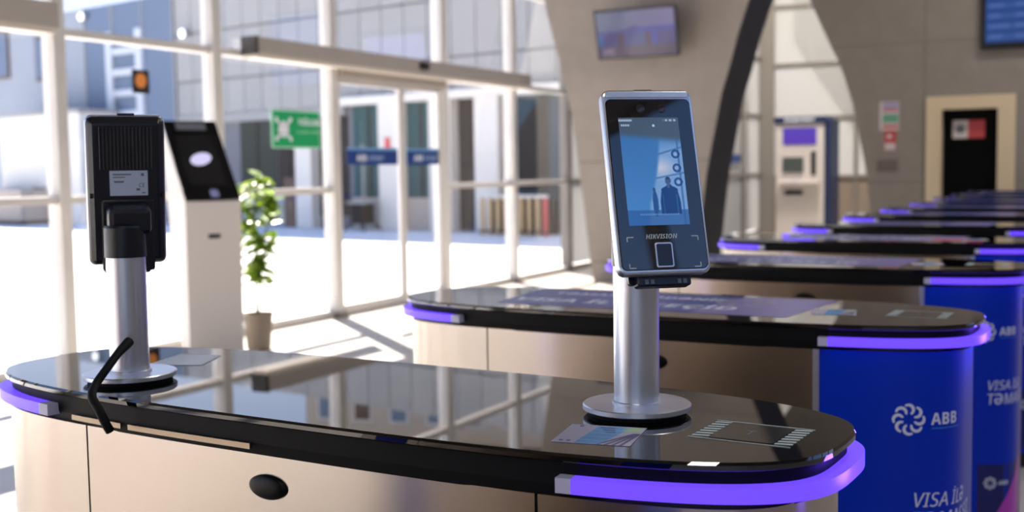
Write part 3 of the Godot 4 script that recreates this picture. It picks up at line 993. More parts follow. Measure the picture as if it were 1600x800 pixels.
func door_set(called: String, z0: float, z1: float, zm: float) -> void:
	var d := struct_root(called, "glass sliding double door in the glass front", Vector3(XF, 0, 0))
	put(boxm(Vector3(-0.05, 2.23, z1 + 0.05), Vector3(0.04, 2.305, z0 - 0.05), 0.004), "door_track", M.header, d)
	put(boxm(Vector3(-0.09, 0.0, z1 + 0.05), Vector3(0.0, 0.012, z0 - 0.05)), "threshold", M.frame, d)
	for s in 2:
		var a := z0 - 0.055 if s == 0 else zm - 0.003
		var b := zm + 0.003 if s == 0 else z1 + 0.055
		var leaf := put(boxm(Vector3(-0.052, 0.10, b + 0.04), Vector3(-0.044, 2.19, a - 0.04)), "door_leaf", M.pane, d)
		put(boxm(Vector3(-0.07, 0.015, a - 0.045), Vector3(-0.025, 2.23, a), 0.004), "stile", M.frame, leaf)
		put(boxm(Vector3(-0.07, 0.015, b), Vector3(-0.025, 2.23, b + 0.045), 0.004), "stile", M.frame, leaf)
		put(boxm(Vector3(-0.07, 0.015, b + 0.045), Vector3(-0.025, 0.10, a - 0.045), 0.004), "rail", M.frame, leaf)
		put(boxm(Vector3(-0.07, 2.18, b + 0.045), Vector3(-0.025, 2.23, a - 0.045), 0.004), "rail", M.frame, leaf)

# ---------------------------------------------------------------- outside
func build_outside() -> void:
	struct("ground", "bright pale paving outside the glass front", boxm(Vector3(-70, -0.25, -70), Vector3(-6.7, -0.005, 40)), M.paving)
	struct("ground", "bright pale paving behind the end glazing", boxm(Vector3(-6.7, -0.25, -70), Vector3(20, -0.005, ZE - 0.1)), M.paving)
	# large building across the yard; local x runs along its front, z towards the viewer
	var b := thing("office_building", Vector3(-14.44, 0, -22.092), deg_to_rad(-9.5), "long pale grey panelled building with white columns across the sunny yard", "building")
	put(boxm(Vector3(-19.5, 0, -3.0), Vector3(4.6, 6.25, -0.12)), "wall", M.ext_core, b)
	var i := 0
	var x := -8.85
	while x < 4.5:
		for r in [[2.95, 3.86], [3.88, 5.15], [5.17, 6.3]]:
			put(boxm(Vector3(x + 0.012, r[0] + 0.01, -0.13), Vector3(x + 0.70, r[1] - 0.012, -0.06 + 0.006 * (i % 3)), 0.006), "cladding_panel", M.ext_panel if i % 4 else M.ext_panel_b, b)
			i += 1
		x += 0.712
	# white frame of the ground floor
	put(boxm(Vector3(-2.3, 2.93, -0.14), Vector3(4.6, 3.12, 0.30), 0.02), "canopy_edge", M.ext_white, b)
	for c in [[-3.83, -3.25, 2.75], [-0.95, -0.30, 2.95], [0.62, 1.27, 2.95], [1.95, 2.62, 2.95]]:
		put(boxm(Vector3(c[0], 0, -0.12), Vector3(c[1], c[2], 0.22), 0.02), "column", M.ext_white, b)
	put(boxm(Vector3(-8.8, 2.72, -0.13), Vector3(-2.3, 2.95, 0.0), 0.01), "lintel", M.ext_panel_b, b)
	for g in [[-2.05, -0.95, 0.75, 2.93, "teal"], [-0.30, 0.62, 0.75, 2.93, "teal"], [1.27, 1.95, 0.05, 2.93, "dark"], [2.62, 4.5, 0.1, 2.93, "bluegrey"], [-6.25, -4.86, 0.9, 2.72, "tree"], [-4.78, -3.83, 0.1, 2.72, "dark"], [-3.25, -2.25, 0.3, 2.72, "dark"]]:
		var win := put(boxm(Vector3(g[0], g[2], -0.13), Vector3(g[1], g[3], -0.08)), "window", M["ext_" + g[4]], b)
		put(boxm(Vector3((g[0] + g[1]) / 2 - 0.03, g[2], -0.08), Vector3((g[0] + g[1]) / 2 + 0.03, g[3], -0.05), 0.004), "glazing_bar", M.ext_dark, win)
	put(boxm(Vector3(-2.05, 0, -0.12), Vector3(0.62, 0.75, -0.02), 0.01), "plinth", M.ext_beige, b)
	put(boxm(Vector3(-8.0, 0, -0.12), Vector3(-3.9, 0.9, 0.1), 0.02), "plinth", M.ext_lavender, b)
	put(boxm(Vector3(-4.35, 0, -0.05), Vector3(-3.95, 1.25, 0.14), 0.01), "doorway", M.ext_brown, b)
	# slanted dark glazing near the right end
	var sl := mb()
	extrude(sl, PackedVector2Array([Vector2(3.0, 0.95), Vector2(3.0, 2.2), Vector2(3.62, 2.88), Vector2(4.5, 2.88), Vector2(4.5, 0.95)]), -0.06, 0.0)
	put(fin(sl), "window", M.ext_dark, b)
	put(boxm(Vector3(3.85, 0.95, 0.0), Vector3(4.15, 2.88, 0.04)), "glazing_bar", M.ext_bluegrey, b)
	# blue glass part with its pale lattice
	var bg := put(boxm(Vector3(-13.2, 0, -0.13), Vector3(-8.87, 6.3, -0.02)), "glass_curtain", M.ext_blueglass, b)
	for k in 4: put(boxm(Vector3(-13.2 + k * 1.44, 0, -0.02), Vector3(-13.16 + k * 1.44, 6.3, 0.02)), "glazing_bar", M.ext_panel, bg)
	var lat := put(boxm(Vector3(-12.02, 2.6, -0.02), Vector3(-11.72, 5.5, 0.08), 0.01), "lattice_post", M.ext_lattice, b)
	put(boxm(Vector3(-10.56, 2.6, -0.02), Vector3(-10.26, 5.5, 0.08), 0.01), "lattice_post", M.ext_lattice, b)
	for y in [3.02, 3.62, 4.22, 4.82]: put(boxm(Vector3(-11.72, y, -0.01), Vector3(-10.56, y + 0.2, 0.06), 0.01), "lattice_bar", M.ext_lattice, lat)
	# old pale wing at the left
	put(boxm(Vector3(-19.5, 0, -0.13), Vector3(-13.2, 6.3, 0.0)), "wing_wall", M.ext_paleblue, b)
	for w in [[-18.35, -17.5, 4.6, 5.95], [-15.75, -15.2, 4.4, 5.6], [-17.62, -17.28, 0.05, 2.0], [-17.45, -17.0, 2.5, 3.05]]:
		var f := put(boxm(Vector3(w[0] - 0.08, w[2] - 0.08, 0), Vector3(w[1] + 0.08, w[3] + 0.08, 0.06), 0.01), "window_frame", M.ext_brown if w[2] > 3.2 else M.ext_panel_b, b)
		put(boxm(Vector3(w[0], w[2], 0.05), Vector3(w[1], w[3], 0.07)), "pane", M.ext_violet if w[2] > 2.1 and w[2] < 3 else M.ext_blueglass if w[2] > 3 else M.ext_dark, f)
	# low white block and beige ramp in front of it
	var lb := thing("low_building", b.transform * Vector3(-14.0, 0, 1.4), deg_to_rad(-9.5), "low white flat-roofed block before the blue glass facade", "building")
	put(boxm(Vector3(-1.7, 0, -1.2), Vector3(2.6, 3.15, 0), 0.03), "wall", M.ext_white, lb)
	put(boxm(Vector3(-1.75, 3.15, -1.25), Vector3(2.65, 3.25, 0.05), 0.02), "roof_edge", M.ext_panel, lb)
	for k in 2: put(boxm(Vector3(0.1 + k * 1.3, 0.35, -0.02), Vector3(0.75 + k * 1.3, 1.05, 0.02)), "window", M.ext_dark, lb)
	var rp := thing("entrance_ramp", b.transform * Vector3(-14.6, 0, 2.3), deg_to_rad(-9.5), "beige sloping ramp wall in front of the low white block", "ramp")
	var rs := mb()
	extrude(rs, PackedVector2Array([Vector2(-2.2, 0), Vector2(-2.2, 0.25), Vector2(-0.9, 1.0), Vector2(1.6, 1.0), Vector2(1.6, 0)]), -0.8, 0)
	put(fin(rs), "ramp_wall", M.ext_beige, rp)
	put(boxm(Vector3(-2.25, 0, -0.85), Vector3(1.65, 0.12, 0.05), 0.01), "ramp_plinth", M.ext_brown, rp)
	# added glowing lamps standing in for ceiling lamp reflections in the glass
	for p in [[-13.05, 6.05], [-8.25, 5.15]]:
		var la := thing("mirrored_lamp", b.transform * Vector3(p[0], p[1], 0.0), deg_to_rad(-9.5), "added round white glow on the blue glass facade standing in for a ceiling lamp reflection" if p[0] < -10 else "added round white glow beside the lattice standing in for a ceiling lamp reflection", "lamp", "")
		var ls := mb()
		lathe(ls, [[0.10, 0.0], [0.13, 0.05], [0.13, 0.12]], 20)
		put(fin(ls), "mirrored_lamp_body", M.ext_panel, la, Transform3D(Basis(Vector3.RIGHT, PI / 2), Vector3(0, 0, 0.03)))
		var lf := mb()
		lathe(lf, [[0.125, 0.12], [0.10, 0.16], [0.04, 0.18]], 20, Vector3.ZERO, true)
		put(fin(lf), "mirrored_lamp_face", M.mirrored_lamp_white, la, Transform3D(Basis(Vector3.RIGHT, PI / 2), Vector3(0, 0, 0.03)))
		var o := OmniLight3D.new()
		o.name = "mirrored_lamp_glow"
		o.light_energy = 0.3
		o.light_size = 0.03
		o.shadow_enabled = true
		o.omni_range = 30
		o.omni_attenuation = 2
		o.position = Vector3(0, 0, 0.17)
		la.add_child(o, true)
	# wooden slat railing
	var r := thing("slat_railing", b.transform * Vector3(2.55, 0, 0.75), deg_to_rad(-9.5), "railing of upright wooden slats with red end posts outside", "railing")
	put(boxm(Vector3(-0.05, 0.78, -0.04), Vector3(1.75, 0.84, 0.04), 0.01), "top_rail", M.ext_white, r)
	put(boxm(Vector3(-0.05, 0.06, -0.03), Vector3(1.75, 0.11, 0.03), 0.01), "bottom_rail", M.ext_brown, r)
	for k in 9:
		put(boxm(Vector3(k * 0.205, 0.0, -0.025), Vector3(k * 0.205 + 0.10, 0.79, 0.025), 0.006), "slat", M.ext_red if k == 8 else M.wood, r)
	put(boxm(Vector3(-0.02, 0.02, -0.42), Vector3(1.7, 0.72, -0.3)), "planter_back", M.ext_dark, r)
	# grey bin on legs with a lamp post
	var bin := thing("street_bin", b.transform * Vector3(-1.16, 0, 0.55), deg_to_rad(-9.5), "dark grey bin on splayed legs with a tall thin post outside the door", "bin")
	put(boxm(Vector3(-0.22, 0.16, -0.2), Vector3(0.20, 0.62, 0.2), 0.02), "bin_body", M.ext_dark, bin)
	put(boxm(Vector3(-0.30, 0.62, -0.22), Vector3(0.30, 0.68, 0.22), 0.015), "bin_lid", M.ext_panel_b, bin)
	for sx in [-1, 1]:
		for sz in [-1, 1]:
			var ts := mb()
			tube(ts, PackedVector3Array([Vector3(sx * 0.18, 0.2, sz * 0.15), Vector3(sx * 0.34, 0.0, sz * 0.28)]), [0.02], 8)
			put(fin(ts), "leg", M.ext_dark, bin)
	var ps := mb()
	tube(ps, PackedVector3Array([Vector3(0.05, 0.6, 0), Vector3(0.05, 2.0, 0)]), [0.025], 10)
	put(fin(ps), "post", M.ext_panel_b, bin)
	var rs2 := thing("hydrant_sign", b.transform * Vector3(-0.62, 1.86, 0.225), deg_to_rad(-9.5), "small red notice on a white column outside the door", "sign")
	put(boxm(Vector3(-0.08, 0.0, 0.0), Vector3(0.08, 0.28, 0.02), 0.004), "sign_plate", M.ext_red, rs2)
	# distant beige block that shows in the black glass
	var far := thing("apartment_block", Vector3(-27.5, 0, -42), deg_to_rad(12), "tall beige apartment block far behind the panelled building", "building")
	put(boxm(Vector3(-5.5, 0, -6), Vector3(5.5, 12.6, 0)), "wall", M.ext_beige, far)
	put(boxm(Vector3(-5.8, 12.6, -6.3), Vector3(5.8, 12.9, 0.4), 0.05), "roof", M.ext_brown, far)
	for fx in 6:
		for fy in 3:
			var fw := put(boxm(Vector3(-4.9 + fx * 1.75, 5.5 + fy * 2.5, -0.02), Vector3(-4.0 + fx * 1.75, 6.8 + fy * 2.5, 0.05)), "window_frame", M.ext_white, far)
			put(boxm(Vector3(-4.82 + fx * 1.75, 5.58 + fy * 2.5, 0.05), Vector3(-4.08 + fx * 1.75, 6.72 + fy * 2.5, 0.07)), "pane", M.ext_blueglass if (fx + fy) % 3 else M.ext_brown, far)

# ---------------------------------------------------------------- things in the hall
func build_cabinets() -> void:
	var rows := [
		[-1.083, -1.497, -0.048, 0.772, 0.240, "nearest turnstile cabinet, steel ended, with two face terminals on black glass"],
		[-1.047, -2.781, -0.027, 0.760, 0.250, "second turnstile cabinet, blue banner on top, blue ABB end directly behind the nearest"],
		[-1.05, -4.22, 0.0, 0.76, 0.250, "third turnstile cabinet in the row, its blue end showing half the ABB ring"],
		[-1.05, -5.62, 0.0, 0.76, 0.250, "fourth turnstile cabinet, small red patch near the right end of its top"],
		[-1.05, -7.03, 0.0, 0.76, 0.250, "fifth turnstile cabinet, directly behind the one with the red patch"],
		[-1.05, -8.43, 0.0, 0.76, 0.250, "sixth turnstile cabinet from the viewer, second behind the red patched one"],
		[-1.05, -9.83, 0.0, 0.76, 0.250, "seventh turnstile cabinet from the viewer, fifth from the doorway end"],
		[-1.05, -11.25, 0.0, 0.76, 0.250, "eighth turnstile cabinet from the viewer, fourth from the doorway end"],
		[-1.05, -12.65, 0.0, 0.76, 0.250, "ninth turnstile cabinet, third from the cream framed doorway"],
		[-1.05, -14.05, 0.0, 0.76, 0.250, "tenth turnstile cabinet, last but one before the cream framed doorway"],
		[-1.05, -15.45, 0.0, 0.76, 0.250, "furthest turnstile cabinet, right in front of the cream framed doorway"]]
	make_cabinet(Vector3(-1.06, 0, -0.10), 0.0, 0.76, 0.24, true, false, false, "turnstile cabinet beside the viewer, mirrored in the steel of the nearest one", 0)
	var near := get_node("turnstile_cabinet")
	put(shellm(arc(0.734, 0.222, 4.0, t_of(-0.46, 0.734, 4.0), t_of(-0.60, 0.734, 4.0), 8), 0.003, 0.2, 0.93), "added_blue_strip", M.blue_wrap, near)  # unseen strip added for the blue streak mirrored in the steel
	var i := 0
	for r in rows:
		var c := make_cabinet(Vector3(r[0], 0, r[1]), r[2], r[3], r[4], i > 0, i > 0, i > 0 and i < 4, r[5], 2 if i < 2 else (1 if i < 4 else 0))
		if i == 3:
			put(print_plate(0.13, 0.12, 0.0006), "red_sticker", M.ext_red, c.get_node("glass_top"), flat(Vector3(0.32, 1.0004, 0.08)))
		if i < 4:  # light of the two glowing strips on what is next to them
			for s in [-1, 1]:
				var o := OmniLight3D.new()
				o.name = "strip_glow"
				o.light_color = Color(0.40, 0.26, 1.0)
				o.light_energy = 0.012
				o.light_size = 0.02
				o.omni_range = 20
				o.omni_attenuation = 2
				o.shadow_enabled = true
				o.position = Vector3(s * (r[3] + 0.04), 0.962, 0)
				c.add_child(o, true)
		i += 1

func build_terminals() -> void:
	make_terminal(Vector3(-0.617, 1.0003, -1.511), 0.5, Vector3(-0.571, 1.331, -1.466), deg_to_rad(41.0), deg_to_rad(-17.0), "face recognition terminal with lit screen facing the viewer, on a silver pole")
	make_terminal(Vector3(-1.507, 1.0003, -1.402), 0.5, Vector3(-1.534, 1.326, -1.434), deg_to_rad(231.0), deg_to_rad(-9.0), "face recognition terminal seen from its ribbed black back, at the left end")
	# black cable from the left terminal over the edge of the table
	var st := mb()
	var pts := curve_pts([Vector3(-1.468, 1.074, -1.366), Vector3(-1.460, 1.060, -1.335), Vector3(-1.450, 1.040, -1.300), Vector3(-1.447, 1.020, -1.275), Vector3(-1.430, 1.006, -1.250), Vector3(-1.412, 0.988, -1.246), Vector3(-1.400, 0.966, -1.248), Vector3(-1.397, 0.952, -1.254)], 8)
	tube(st, pts, [0.0085, 0.0085, 0.0085, 0.0085, 0.0082, 0.008, 0.0078, 0.0075, 0.0072, 0.007], 12)
	put(fin(st), "power_cable", M.rubber)
	tag(get_node("power_cable"), "short black cable curling from the left terminal pole over the glass edge", "cable")
	# sheet of paper behind the left terminal
	var ps := mb()
	extrude(ps, PackedVector2Array([Vector2(-1.60, 1.535), Vector2(-1.545, 1.545), Vector2(-1.499, 1.565), Vector2(-1.543, 1.664), Vector2(-1.63, 1.648)]), 1.0004, 1.0009)
	var paper := put(fin(ps), "paper_sheet", M.paper, null, Transform3D(Basis(Vector3.RIGHT, -PI / 2), Vector3.ZERO))
	tag(paper, "loose pale paper sheet on the black glass behind the left terminal", "paper")

func build_hall_things() -> void:
	# information kiosk with a sloping screen
	var k := thing("information_kiosk", Vector3(-5.66, 0, -6.07), deg_to_rad(60), "white floor standing kiosk with a sloping black touchscreen by the glass front", "kiosk")
	var ks := mb()
	extrude(ks, PackedVector2Array([Vector2(0, 0), Vector2(0.02, 1.165), Vector2(-0.52, 1.735), Vector2(-0.56, 1.70), Vector2(-0.16, 0)]), -0.195, 0.195)
	put(fin(ks), "kiosk_body", M.kiosk_white, k, Transform3D(Basis(Vector3(0, 0, 1), Vector3(0, 1, 0), Vector3(-1, 0, 0)), Vector3.ZERO))
	var tilt := Transform3D(Basis(Vector3.RIGHT, deg_to_rad(-43.5)), Vector3(0, 1.452, -0.245))
	var sp := put(platem(0.392, 0.785, 0.008, [[0, 0.0], [0, 0.012], [0.002, 0.014]]), "screen_panel", M.black_gloss, k, tilt)
	put(platem(0.27, 0.50, 0.002, [[0, 0.014], [0, 0.0146]], 0.0, -0.01), "touchscreen", M.kiosk_screen, sp)
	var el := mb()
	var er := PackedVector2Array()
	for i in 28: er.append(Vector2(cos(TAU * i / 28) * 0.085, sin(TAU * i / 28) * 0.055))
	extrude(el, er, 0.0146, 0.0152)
	put(fin(el), "screen_glint", M.screen_glint_glow, sp, Transform3D(Basis(Vector3.BACK, 0.5), Vector3(0.0, 0.0, 0)))  # glowing oval put in for a lamp reflection on the screen
	put(platem(0.22, 0.075, 0.003, [[0, 0.014], [0, 0.0146]], 0.0, 0.335), "name_strip", M.grey_line, sp)
	put(platem(0.06, 0.075, 0.02, [[0, 0.014], [0.004, 0.017]], 0.02, -0.335), "scanner_window", M.scanner, sp)
	put(boxm(Vector3(-0.04, 0.905, 0.012), Vector3(0.045, 0.935, 0.022), 0.003), "receipt_slot", M.black, k)
	put(boxm(Vector3(-0.21, 0, -0.2), Vector3(0.21, 0.012, 0.02)), "foot_plate", M.kiosk_white, k)
	plant()
	# wall television on the arch leg
	var tv := thing("wall_television", Vector3(-4.957, 2.87, -12.19), 0.0, "tilted wall television on the taupe arch leg showing a hazy street", "television")
	var tt := Transform3D(Basis(Vector3.UP, deg_to_rad(1.8)) * Basis(Vector3.RIGHT, deg_to_rad(15)), Vector3.ZERO)
	var tb := put(platem(0.98, 0.565, 0.01, [[0.02, -0.06], [0, -0.045], [0, 0.0], [0.003, 0.003]]), "television_body", M.black_plastic, tv, tt)
	put(screen_quad(0.93, 0.515), "screen", picture(tv_picture(), 0.36), tb, Transform3D(Basis(), Vector3(0, 0, 0.0045)))
	put(boxm(Vector3(-0.12, -0.10, -0.30), Vector3(0.12, 0.10, -0.05), 0.01), "wall_bracket", M.black, tv)
	area_light("television_light", Vector3(-4.957, 2.80, -12.10), Basis(Vector3.RIGHT, deg_to_rad(15)) * Basis(Vector3.UP, PI), Vector2(0.9, 0.5), Color(0.6, 0.6, 0.9), 0.15)
	# information board, upper right
	var bd := thing("information_board", Vector3(-0.62, 3.52, ZW), 0.0, "large blue information board high on the end wall at the right", "screen")
	put(boxm(Vector3(-1.15, -0.70, 0.004), Vector3(1.15, 0.70, 0.10), 0.01), "board_case", M.black_plastic, bd)
	put(screen_quad(2.18, 1.28), "screen", picture(board_picture(), 0.42), bd, Transform3D(Basis(), Vector3(0, 0.02, 0.102)))
	area_light("board_light", Vector3(-0.62, 3.52, ZW + 0.13), Basis(Vector3.UP, PI), Vector2(2.1, 1.2), Color(0.4, 0.55, 1.0), 0.3)
	# cash machine
	var a := thing("cash_machine", Vector3(-5.22, 0, -20.5), 0.0, "pale grey cash machine under a blue header, purple screen, behind the arch", "cash machine")
	put(boxm(Vector3(-0.43, 0, -0.62), Vector3(0.43, 2.10, 0), 0.012), "machine_body", M.atm_grey, a)
	put(boxm(Vector3(0.43, 0, -0.66), Vector3(0.55, 2.16, -0.03), 0.006), "side_cheek", M.atm_navy, a)
	put(boxm(Vector3(-0.45, 2.10, -0.62), Vector3(0.47, 2.22, 0.03), 0.008), "header_sign", M.atm_navy, a)
	var at := text_mesh("BANKOMAT", 0.07, 0.004, 0.4)
	put(at, "lettering", M.white_print, a, Transform3D(Basis(), Vector3(-width_of(at) / 2, 2.125, 0.031)))
	put(boxm(Vector3(-0.30, 1.72, 0.0), Vector3(0.30, 2.02, 0.012), 0.003), "screen", M.atm_purple, a)
	put(boxm(Vector3(-0.30, 1.23, 0.0), Vector3(0.07, 1.50, 0.03), 0.004), "lower_screen", M.atm_dark, a)
	put(boxm(Vector3(0.21, 1.18, 0.0), Vector3(0.29, 1.60, 0.03), 0.004), "card_unit", M.black, a)
	put(boxm(Vector3(-0.26, 0.83, 0.0), Vector3(0.06, 0.91, 0.05), 0.004), "cash_slot", M.black, a)
	put(boxm(Vector3(-0.36, 1.02, -0.02), Vector3(0.36, 1.08, 0.16), 0.01), "shelf", M.atm_grey, a)
	put(boxm(Vector3(-0.16, 1.08, 0.02), Vector3(0.02, 1.10, 0.13), 0.003), "keypad", M.silver, a)
	area_light("cash_machine_light", Vector3(-5.22, 1.87, -20.46), Basis(Vector3.UP, PI), Vector2(0.55, 0.26), Color(0.4, 0.3, 1.0), 0.1)
	# notices on the end wall
	var n1 := thing("wall_notice", Vector3(-2.923, 1.813, ZW), 0.0, "square printed notice with lilac, red and green bands on the end wall", "notice")
	put(boxm(Vector3(-0.128, 0, 0.002), Vector3(0.128, 0.385, 0.012), 0.002), "notice_plate", M.notice_white, n1)
	for s in [[0.29, 0.375, M.notice_lilac], [0.255, 0.285, M.notice_red], [0.10, 0.22, M.notice_green], [0.03, 0.07, M.notice_red]]:
		put(boxm(Vector3(-0.09, s[0], 0.012), Vector3(0.118, s[1], 0.0128)), "print_band", s[2], n1)
	var n2 := thing("fire_sign", Vector3(-2.911, 1.537, ZW), 0.0, "small red over white fire sign below the banded notice", "sign")
	put(boxm(Vector3(-0.077, 0, 0.002), Vector3(0.077, 0.275, 0.012), 0.002), "sign_plate", M.notice_red, n2)
	put(boxm(Vector3(-0.07, 0.006, 0.012), Vector3(0.07, 0.10, 0.0128)), "white_print", M.notice_white, n2)
	var fl := mb()
	lathe(fl, [[0.032, 0.0], [0.032, 0.001]], 20)
	put(fin(fl), "round_print", M.notice_white, n2, Transform3D(Basis(Vector3.RIGHT, PI / 2), Vector3(-0.01, 0.19, 0.012)))
	var n3 := thing("wall_hatch", Vector3(-2.95, 1.249, ZW), 0.0, "dull taupe hatch cover on the end wall below the fire sign", "hatch")
	put(boxm(Vector3(-0.136, 0, 0.001), Vector3(0.136, 0.162, 0.012), 0.002), "hatch_cover", M.hatch, n3)
	var ds := thing("door_sign", Vector3(-1.924, 1.681, ZW - 0.121), 0.0, "white and red sign stuck on the dark glass door", "sign")
	put(boxm(Vector3(-0.20, 0, 0), Vector3(-0.01, 0.239, 0.004)), "white_half", M.notice_white, ds)
	put(boxm(Vector3(-0.01, 0, 0), Vector3(0.20, 0.239, 0.004)), "red_half", M.notice_red, ds)
	var dg := mb()
	lathe(dg, [[0.06, 0.0], [0.06, 0.001]], 20)
	put(fin(dg), "round_print", M.grey_line, ds, Transform3D(Basis(Vector3.RIGHT, PI / 2), Vector3(-0.105, 0.125, 0.004)))
	# stickers on the glass front
	var q := PI / 2
	var gs := thing("assembly_sign", Vector3(XF - 0.0625, 1.572, -8.12), q, "green assembly point sign with white figures on the glass front", "sign")
	put(boxm(Vector3(-0.335, 0, 0), Vector3(0.335, 0.335, 0.005), 0.002), "sign_plate", M.sign_pale, gs)
	put(boxm(Vector3(-0.322, 0.013, 0.005), Vector3(0.322, 0.322, 0.0056)), "green_field", M.sign_green, gs)
	var fg := mb()
	for j in 4:
		var dx: float = [-1, 1, -1, 1][j]
		var dy: float = [-1, -1, 1, 1][j]
		var c := Vector2(-0.18 + dx * 0.095, 0.165 + dy * 0.085)
		lathe(fg, [[0.022, 0.0], [0.022, 0.0006]], 12, Vector3(c.x, 0, -c.y))
		var dir := Vector2(-dx, -dy).normalized()
		var side := dir.orthogonal() * 0.013
		var p0 := c + dir * 0.02
		var p1 := c + dir * 0.075
		var z := Vector3.ZERO
		quad(fg, Vector3(p0.x - side.x, 0.0006, -(p0.y - side.y)), Vector3(p0.x + side.x, 0.0006, -(p0.y + side.y)), Vector3(p1.x + side.x, 0.0006, -(p1.y + side.y)), Vector3(p1.x - side.x, 0.0006, -(p1.y - side.y)))
	lathe(fg, [[0.072, 0.0], [0.072, 0.0006]], 24, Vector3(-0.18, 0, -0.165))
	put(fin(fg), "pictogram", M.white_print, gs, Transform3D(Basis(Vector3.RIGHT, PI / 2), Vector3(0, 0, 0.0056)))
	var g1 := text_mesh("YIĞILMA", 0.056, 0.0006, 1.0)
	put(g1, "lettering", M.white_print, gs, Transform3D(Basis(), Vector3(0.02, 0.205, 0.0056)))
	var g2 := text_mesh("ASSEMBLY POINT", 0.030, 0.0006, 0.2)
	put(g2, "lettering", M.sign_pale, gs, Transform3D(Basis(), Vector3(0.0, 0.130, 0.0056)))
	for s in [[-9.265, 0.84, "blue lettered strip across the left leaf of the glass door"], [-10.265, 0.83, "blue lettered strip across the right leaf of the glass door"]]:
		var bs := thing("door_sticker", Vector3(XF - 0.043, 1.422, s[0]), q, s[2], "sticker", "blue strips on the glass door")
		put(boxm(Vector3(-s[1] / 2, 0, 0), Vector3(s[1] / 2, 0.138, 0.002)), "strip", M.strip_blue, bs)
		put(boxm(Vector3(-s[1] / 2, 0.138, 0), Vector3(s[1] / 2, 0.165, 0.002)), "pale_edge", M.strip_pale, bs)
		put(text_mesh("ABB", 0.062, 0.001, 1.2), "lettering", M.white_print, bs, Transform3D(Basis(), Vector3(-0.28, 0.036, 0.002)))
		put(text_mesh("XİDMƏT", 0.048, 0.001, 0.4), "lettering", M.strip_text, bs, Transform3D(Basis(), Vector3(-0.08, 0.042, 0.002)))
	var fs := thing("door_sticker", Vector3(XF - 0.02, 1.43, -20.85), q, "blue strip on the far bay of the glass front beyond the arch", "sticker")
	put(boxm(Vector3(-0.35, 0, 0), Vector3(0.35, 0.15, 0.002)), "strip", M.strip_blue, fs)
	var os := thing("window_sticker", Vector3(XF - 0.0625, 1.965, -6.31), q, "small square orange and black sticker on the window behind the left terminal", "sticker")
	put(boxm(Vector3(-0.085, 0, 0), Vector3(0.085, 0.175, 0.002)), "sticker_base", M.ext_dark, os)
	var og := mb()
	lathe(og, [[0.055, 0.0], [0.055, 0.0008]], 20)
	put(fin(og), "orange_print", M.orange, os, Transform3D(Basis(Vector3.RIGHT, PI / 2), Vector3(0.0, 0.095, 0.002)))

func plant() -> void:
	var p := thing("potted_plant", Vector3(-5.891, 0, -6.774), 0.0, "slender leafy plant in a taupe pot beside the kiosk", "plant")
	var st := mb()
	lathe(st, [[0.085, 0.0], [0.092, 0.02], [0.112, 0.26], [0.118, 0.262], [0.118, 0.285], [0.106, 0.285], [0.104, 0.262]], 36)
	put(fin(st), "pot", M.pot, p)
	put(lathem([[0.104, 0.255], [0.103, 0.262], [0.02, 0.268]], 24), "soil", M.soil, p)
	var stems := [[Vector3(0, 0.26, 0), Vector3(-0.01, 0.5, 0.01), Vector3(0.0, 0.8, 0.0), Vector3(0.03, 1.15, 0.02), Vector3(0.05, 1.30, 0.02)],
		[Vector3(0.01, 0.26, 0), Vector3(0.03, 0.5, 0.02), Vector3(0.10, 0.72, 0.05), Vector3(0.17, 0.80, 0.06)],
		[Vector3(-0.01, 0.26, 0), Vector3(-0.05, 0.6, -0.02), Vector3(-0.11, 0.9, 0.0), Vector3(-0.10, 1.15, 0.03)],
		[Vector3(0.0, 0.55, 0), Vector3(0.06, 0.60, 0.06), Vector3(0.13, 0.52, 0.09)],
		[Vector3(0.0, 0.8, 0), Vector3(0.08, 0.95, -0.05), Vector3(0.08, 1.15, -0.06)]]
	var leaf_meshes := []
	for v in 3:
		var ls := mb()
		var l := 0.125 + 0.018 * v
		var wd := 0.036 + 0.004 * v
		var prof := [[0.0, 0.12], [0.25, 0.85], [0.5, 1.0], [0.75, 0.7], [1.0, 0.03]]
		ls.set_smooth_group(1)
		for i in 4:
			for s in [-1.0, 1.0]:
				var a := Vector3(0, -0.10 * pow(prof[i][0], 2) * l * 3.0, prof[i][0] * l)
				var b := Vector3(0, -0.10 * pow(prof[i + 1][0], 2) * l * 3.0, prof[i + 1][0] * l)
				var a2 := a + Vector3(s * wd * prof[i][1], 0.008, 0)
				var b2 := b + Vector3(s * wd * prof[i + 1][1], 0.008, 0)
				if s > 0: quad(ls, a, b, b2, a2)
				else: quad(ls, a, a2, b2, b)
		leaf_meshes.append(fin(ls))
	for s in stems:
		var cp := curve_pts(s, 6)
		var ts := mb()
		tube(ts, cp, [0.008, 0.0075, 0.007, 0.0065, 0.006, 0.0055, 0.005, 0.0045], 7)
		put(fin(ts), "stem", M.stem, p)
		var n := cp.size()
		for i in n:
			if cp[i].y < 0.46: continue
			var count := 4 if cp[i].y > 0.95 else 3
			if cp[i].y < 0.58: count = 1
			for q in count:
				var dir := Basis(Vector3.UP, rng.randf() * TAU) * Basis(Vector3.RIGHT, rng.randf_range(-0.9, 0.45)) * Basis(Vector3.BACK, rng.randf_range(-0.5, 0.5))
				var off := Vector3(rng.randfn(), rng.randfn() * 0.6, rng.randfn()) * 0.035
				put(leaf_meshes[rng.randi() % 3], "leaf", [M.leaf, M.leaf_light, M.leaf_dark][rng.randi() % 3], p, Transform3D(dir * rng.randf_range(0.75, 1.1), cp[i] + off))

